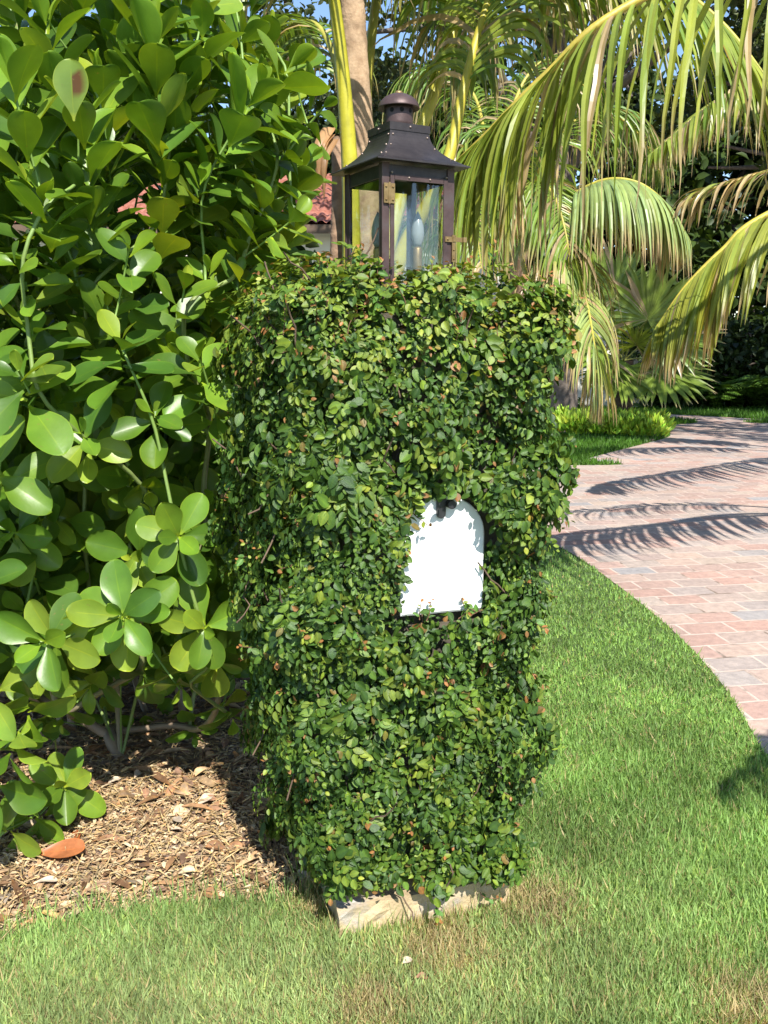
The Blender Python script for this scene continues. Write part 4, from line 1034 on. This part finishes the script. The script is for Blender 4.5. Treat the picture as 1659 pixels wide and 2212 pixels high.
for i in range(11):
    x = 3.0 + i * 1.75; y = 21.6 + .35 * math.sin(i * 2.1) - .12 * i; h = 2.5 + .5 * math.sin(i * 1.7)
    tree('hedge_shrub', 'dark leafy shrub in the shaded hedge behind the far lawn strip', (x, y, 0), [(x, y, 0), (x, y, 1.2)], 4, [((x, y, h * .5), (1.15, .75, h * .5)), ((x + .4, y - .4, .5), (.9, .5, .5))], 2600, .19, np.array([.028, .055, .016]) * R.uniform(.8, 1.2), R, 'dark hedge behind the driveway', .06, .5, cat='shrub')
for i in range(4):
    x = -3.3 + i * .75; y = 6.4 + .3 * (i % 2); h = 2.15 + .25 * math.sin(i * 2.3)
    tree('hedge_shrub', 'dark leafy shrub behind the big paddle leaved shrub, below the tiled roof', (x, y, 0), [(x, y, 0), (x, y, 1.2)], 3, [((x, y, h * .5), (.66, .5, h * .5))], 4200, .12, np.array([.03, .06, .016]) * R.uniform(.8, 1.2), R, 'dark shrubs before the house', .04, .4, cat='shrub')
# ferns at the foot of the hedge
for k, (X, Y, sz) in enumerate(((1500, 880, 1.0), (1545, 884, .8), (1590, 882, 1.1), (1640, 884, 1.2), (1470, 878, .8), (1680, 886, 1.2))):
    p = gnd(X, Y + 4); p.z = 0; n = 20; parts = []
    t = thing('fern', 'arching green fern at the foot of the dark hedge', 'fern', p, 0, 'ferns below the dark hedge')
    for j in range(n):
        a = R.uniform(0, 6.28); L = sz * R.uniform(.6, 1.05); d = np.array([math.cos(a), math.sin(a), 0]); pts = bez([np.zeros(3), d * L * .35 + np.array([0, 0, L * .6]), d * L * .8 + np.array([0, 0, L * .55])], 16)
        T = unit(np.gradient(pts, axis=0)); sdv = unit(np.cross(T, [0, 0, 1.0])); m = 15
        for sg in (-1, 1):
            D = sdv[1:] * sg + T[1:] * .4; N = np.tile([0, 0, 1.0], (m, 1)) + R.normal(0, .2, (m, 3))
            parts.append(scatter(BT, pts[1:], frames(D, N), L * .26 * np.sin(np.linspace(.35, 3.0, m)) + .03, np.array([.07, .15, .025])[None] * R.uniform(.7, 1.3, (m, 1))))
    V, F, c = join(parts); mesh('foliage', V, F, M_far, t, c, True)

# ------------------------------------------------------------------ HOUSE with clay tiles, small tiled outbuilding
M_wall = solid_mat('cream_stucco', [(.3, (.62, .58, .48)), (.7, (.72, .68, .58))], 3, .9, 0, .2, 60)
M_tile = solid_mat('clay_tiles', [(.25, (.17, .055, .038)), (.5, (.30, .105, .068)), (.75, (.38, .18, .13))], 5, .85, 0, .3, 40, detail=8)
M_dark = solid_mat('window_glass', [(.3, (.02, .025, .03)), (.7, (.03, .035, .04))], 3, .1)
M_wood = solid_mat('dark_wood', [(.3, (.08, .05, .03)), (.7, (.13, .08, .05))], 6, .7)
def tiles(x0, x1, y0, z0, y1, z1, pitch=.24, course=.38):
    nx = max(6, int((x1 - x0) / pitch * 8)); ny = max(2, int(math.hypot(y1 - y0, z1 - z0) / course)); V = []; F = []
    for j in range(ny):
        for e in (0, 1):
            f = (j + e) / ny
            for i in range(nx + 1):
                x = x0 + (x1 - x0) * i / nx; wv = abs(math.sin(math.pi * (x - x0) / pitch)) * .07
                V.append((x, y0 + (y1 - y0) * f, z0 + (z1 - z0) * f + wv + (.05 if e == 0 else .0)))
    w_ = nx + 1
    for j in range(2 * ny - 1):
        for i in range(nx): F.append((j * w_ + i, j * w_ + i + 1, (j + 1) * w_ + i + 1, (j + 1) * w_ + i))
    return np.array(V), F
H0 = V3(-3.5, 25.5, 0)
hs = thing('house', 'cream house with a low clay tile roof glimpsed between the shrub and the lantern', 'house', H0)
b = MB(); b.box((0, 0, 2.15), (13.0, 6.0, 4.3)); b.build('wall', M_wall, hs)
V, F = tiles(-7.0, 7.0, -3.6, 4.25, 0, 6.0); r_ = mesh('roof', V, F, M_tile, hs)
V, F = tiles(-7.0, 7.0, 3.6, 4.25, 0.02, 6.0); mesh('roof', V, F, M_tile, hs)
b = MB(); b.box((0, -3.62, 4.17), (14.0, .05, .2)); b.build('fascia', M_wood, hs)
for sx in (-1, 1):
    b = MB(); b.add([(sx * 6.5, -3, 4.3), (sx * 6.5, 3, 4.3), (sx * 6.5, 0, 5.75), (sx * 6.4, -3, 4.3), (sx * 6.4, 3, 4.3), (sx * 6.4, 0, 5.75)], [(0, 1, 2), (3, 5, 4), (0, 3, 4, 1), (1, 4, 5, 2), (2, 5, 3, 0)])
    b.build('gable', M_wall, hs)
for x in (-4.5, -1.0, 2.6, 5.2):
    b = MB(); b.box((x, -3.02, 2.0), (1.3, .06, 1.7)); f_ = b.build('window', M_wood, hs)
    b = MB(); b.box((x, -3.055, 2.0), (1.1, .02, 1.5)); b.build('pane', M_dark, f_)
G0 = at(1330, 640, 20.5); G0 = V3(G0.x, 20.8, 0)
gh = thing('garden_pavilion', 'small outbuilding with a short strip of clay tile roof seen beyond the fan palm', 'outbuilding', G0)
zt = at(1330, 622, 20.3).z
b = MB(); b.box((.0, .7, (zt - .1) / 2), (1.5, 1.4, zt - .1)); b.build('wall', M_wall, gh)
V, F = tiles(-1.0, .75, -.5, zt, .7, zt + .28, .2, .3); mesh('roof', V, F, M_tile, gh)
b = MB(); b.box((-.1, -.42, zt - .10), (1.7, .06, .12)); b.build('fascia', M_wood, gh)

# ------------------------------------------------------------------ GRASS blades
R = np.random.default_rng(101)
GTM = [grid_leaf(lambda t: .055 * (1 - t ** 1.6) + .002, [-1, 1], 4, cu, 0.0) for cu in (.15, .5, .9)]
def scatter_grass(n, x0, x1, dmin, dmax, test, hlo, hhi, wid, cols, rnd, bias=1.0, lie=1.3):
    u = rnd.random(n); y = 1 / (1 / dmin + (1 / dmax - 1 / dmin) * u) if bias else dmin + (dmax - dmin) * u
    f = rnd.uniform(-1, 1, n); x = np.where(np.isnan(f), 0, f) * .50 * (y + .45) + 0.0
    x = np.clip(x, -50, 50); k = test(x, y) & (x > x0) & (x < x1); x, y = x[k], y[k]; n = len(x)
    P = np.stack([x, y, np.zeros(n)], 1); a = rnd.uniform(0, 6.28, n); le = rnd.uniform(.1, 1, n) * lie * 1.6
    D = np.stack([np.cos(a) * le, np.sin(a) * le, np.ones(n)], 1); N = np.stack([np.cos(a), np.sin(a), -.3 * np.ones(n)], 1) + rnd.normal(0, .3, (n, 3))
    h = rnd.uniform(hlo, hhi, n); c = cols(x, y, n, rnd)
    wsc = h * wid * rnd.uniform(.7, 1.3, n) * np.clip(y / 3.0, 1, 6)
    sc = np.stack([wsc, h, h], 1); fr = frames(D, N); w_ = rnd.integers(0, 3, n)
    return [scatter(GTM[q], P[w_ == q], fr[w_ == q], sc[w_ == q], c[w_ == q]) for q in range(3)]
drv = [(p[0], p[1]) for p in drive]; bedpoly = [(p[0], p[1]) for p in bed]
fc = [PB, PB + ex * PW, PB + ex * PW + ey * PW, PB + ey * PW]
def dry_spots(x, y):
    v = np.zeros_like(x)
    for (X, Y, r) in ((960, 2050, .13), (800, 2190, .09), (1160, 1960, .12), (700, 1960, .08), (1640, 2200, .14)):
        p = gnd(X, Y); v = np.maximum(v, np.exp(-((x - p.x) ** 2 + (y - p.y) ** 2) / (r * r)))
    return v
def lawn_ok(x, y): return ~inside(drv, x, y) & ~inside(bedpoly, x, y) & ~inside(fc, x, y)
def lawn_thin(x, y):
    r = np.random.default_rng(4); return lawn_ok(x, y) & (r.random(len(x)) > .55 * dry_spots(x, y))
def lawn_cols(x, y, n, rnd):
    front = np.clip((2.25 + .25 * x - y) * 1.6 + .5, 0, 1) * np.clip(1.1 - x * .8, .25, 1)
    g = np.array([.215, .395, .150]) * (1 - front[:, None]) + np.array([.295, .42, .235]) * front[:, None]
    c = g * rnd.uniform(.65, 1.35, (n, 1)) * (.8 + .4 * fbm(x, y, 5, 8))[:, None]
    u = rnd.random(n); t = u < .03 + .10 * front + .5 * dry_spots(x, y); c[t] = np.array([.50, .45, .31]) * rnd.uniform(.5, 1.1, (t.sum(), 1))
    y_ = (u > .9); c[y_] *= np.array([1.35, 1.2, 1.0])
    return c
parts = scatter_grass(360000, -1.8, 3.2, 1.75, 7.0, lawn_thin, .012, .030, 1.6, lawn_cols, R)
def coarse_ok(x, y):
    r = np.random.default_rng(14); return lawn_ok(x, y) & (r.random(len(x)) > .8 * dry_spots(x, y)) & (r.random(len(x)) < np.clip((3.6 - y) / .9, .12, 1))
parts += scatter_grass(95000, -1.8, 3.2, 1.75, 4.2, coarse_ok, .026, .052, 1.05, lawn_cols, np.random.default_rng(16), lie=3.6)
# thatch lying in it
def thatch_cols(x, y, n, rnd): return np.array([.60, .54, .40]) * rnd.uniform(.45, 1.1, (n, 1))
parts += scatter_grass(22000, -1.8, 3.2, 1.75, 4.0, lawn_ok, .02, .05, .55, thatch_cols, R, lie=7.0)
parts += scatter_grass(60000, -1.8, 3.2, 1.75, 2.9, lambda x, y: lawn_ok(x, y) & (dry_spots(x, y) > .5), .025, .06, .55, thatch_cols, np.random.default_rng(15), lie=5.0)
# long blades around footing and at the bed edge
def tall_ok(x, y):
    d = np.full(len(x), 9.0)
    pts = list(BL) + [np.array(list(PB + ex * PW * k / 12)) for k in range(13)] + [np.array(list(PB + ey * PW * k / 12)) for k in range(13)]
    for p in pts: d = np.minimum(d, np.hypot(x - p[0], y - p[1]))
    return ~inside(fc, x, y) & ~inside(drv, x, y) & (d < .05)
parts += scatter_grass(16000, -1.4, .7, 1.8, 3.0, tall_ok, .03, .085, .55, lawn_cols, R, lie=.8)
# island and far lawn
def isl_ok(x, y): return ~inside(drv, x, y)
def isl_cols(x, y, n, rnd): return np.array([.075, .19, .030]) * rnd.uniform(.7, 1.3, (n, 1))
parts += scatter_grass(70000, 1.0, 9.0, 10.5, 15.0, isl_ok, .05, .09, .45, isl_cols, R)
parts += scatter_grass(60000, 2.5, 13.0, 16.5, 21.5, isl_ok, .05, .10, .45, isl_cols, R)
V, F, c = join(parts); tag(mesh('grass', V, F, M_grass, None, c), 'short green lawn grass around the pillar and along the driveway', None, None, 'stuff')

# ------------------------------------------------------------------ MULCH chips and straw
R = np.random.default_rng(55)
n = 62000; y = R.uniform(2.0, 4.2, n); x = R.uniform(-2.3, .1, n); k = inside(bedpoly, x, y) & ~inside(fc, x, y); k &= (R.random(n) < np.where(y > 3.0, .35, 1)); x, y = x[k], y[k]; n = len(x)
CH = grid_leaf(lambda t: .16 * (1 - abs(2 * t - 1) ** 3) + .03, [-1, 0, 1], 4, .08, .25)
P = np.stack([x, y, R.uniform(.004, .022, n)], 1); a = R.uniform(0, 6.28, n); D = np.stack([np.cos(a), np.sin(a), R.normal(0, .18, n)], 1); N = np.stack([R.normal(0, .22, n), R.normal(0, .22, n), np.ones(n)], 1)
pal = np.array([[.31, .225, .185], [.40, .32, .27], [.22, .155, .125], [.48, .41, .365], [.33, .215, .16], [.14, .095, .078], [.44, .385, .36]])
col = pal[R.choice(7, n, p=[.22, .22, .16, .14, .10, .08, .08])] * R.uniform(.8, 1.25, (n, 1)); L = R.uniform(.008, .030, n) * np.where(R.random(n) < .06, 1.9, 1)
sc = np.stack([L * R.uniform(.5, 1.5, n), L, L], 1); parts = [scatter(CH, P, frames(D, N), sc, col)]
m = 6500; y = R.uniform(2.0, 3.4, m); x = R.uniform(-2.0, .1, m); k = inside(bedpoly, x, y) & ~inside(fc, x, y); x, y = x[k], y[k]; m = len(x)
P = np.stack([x, y, R.uniform(.012, .04, m)], 1); a = R.uniform(0, 6.28, m); D = np.stack([np.cos(a), np.sin(a), R.normal(0, .2, m)], 1); N = np.stack([R.normal(0, .4, m), R.normal(0, .4, m), np.ones(m)], 1)
L = R.uniform(.03, .09, m); parts.append(scatter(GTM[0], P, frames(D, N), np.stack([np.full(m, .032), L, L], 1), np.array([.40, .33, .25]) * R.uniform(.5, 1.15, (m, 1))))
# bigger bark strips and curled dead leaves mixed in
def strew(tmpl, m, lo, hi, wlo, whi, cols, zlo, zhi, tilt):
    y = R.uniform(2.0, 3.7, m); x = R.uniform(-2.0, .1, m); k = inside(bedpoly, x, y) & ~inside(fc, x, y); x, y = x[k], y[k]; m = len(x)
    P = np.stack([x, y, R.uniform(zlo, zhi, m)], 1); a = R.uniform(0, 6.28, m); D = np.stack([np.cos(a), np.sin(a), R.normal(0, tilt, m)], 1); N = np.stack([R.normal(0, tilt * 1.6, m), R.normal(0, tilt * 1.6, m), np.ones(m)], 1)
    L = R.uniform(lo, hi, m); c = np.array(cols)[R.integers(0, len(cols), m)] * R.uniform(.7, 1.2, (m, 1))
    parts.append(scatter(tmpl, P, frames(D, N), np.stack([L * R.uniform(wlo, whi, m), L, L], 1), c))
strew(CH, 420, .05, .12, .35, .8, [(.15, .09, .065), (.25, .155, .11), (.36, .27, .22)], .012, .03, .12)
for tq in (FT[1], ST[3], BT): strew(tq, 170, .035, .085, .7, 1.1, [(.27, .15, .09), (.38, .26, .17), (.46, .37, .28), (.20, .12, .08)], .018, .032, .28)
V, F, c = join(parts); tag(mesh('mulch', V, F, M_chip, None, c), 'brown wood chip and dry leaf mulch under the shrubs', None, None, 'stuff')
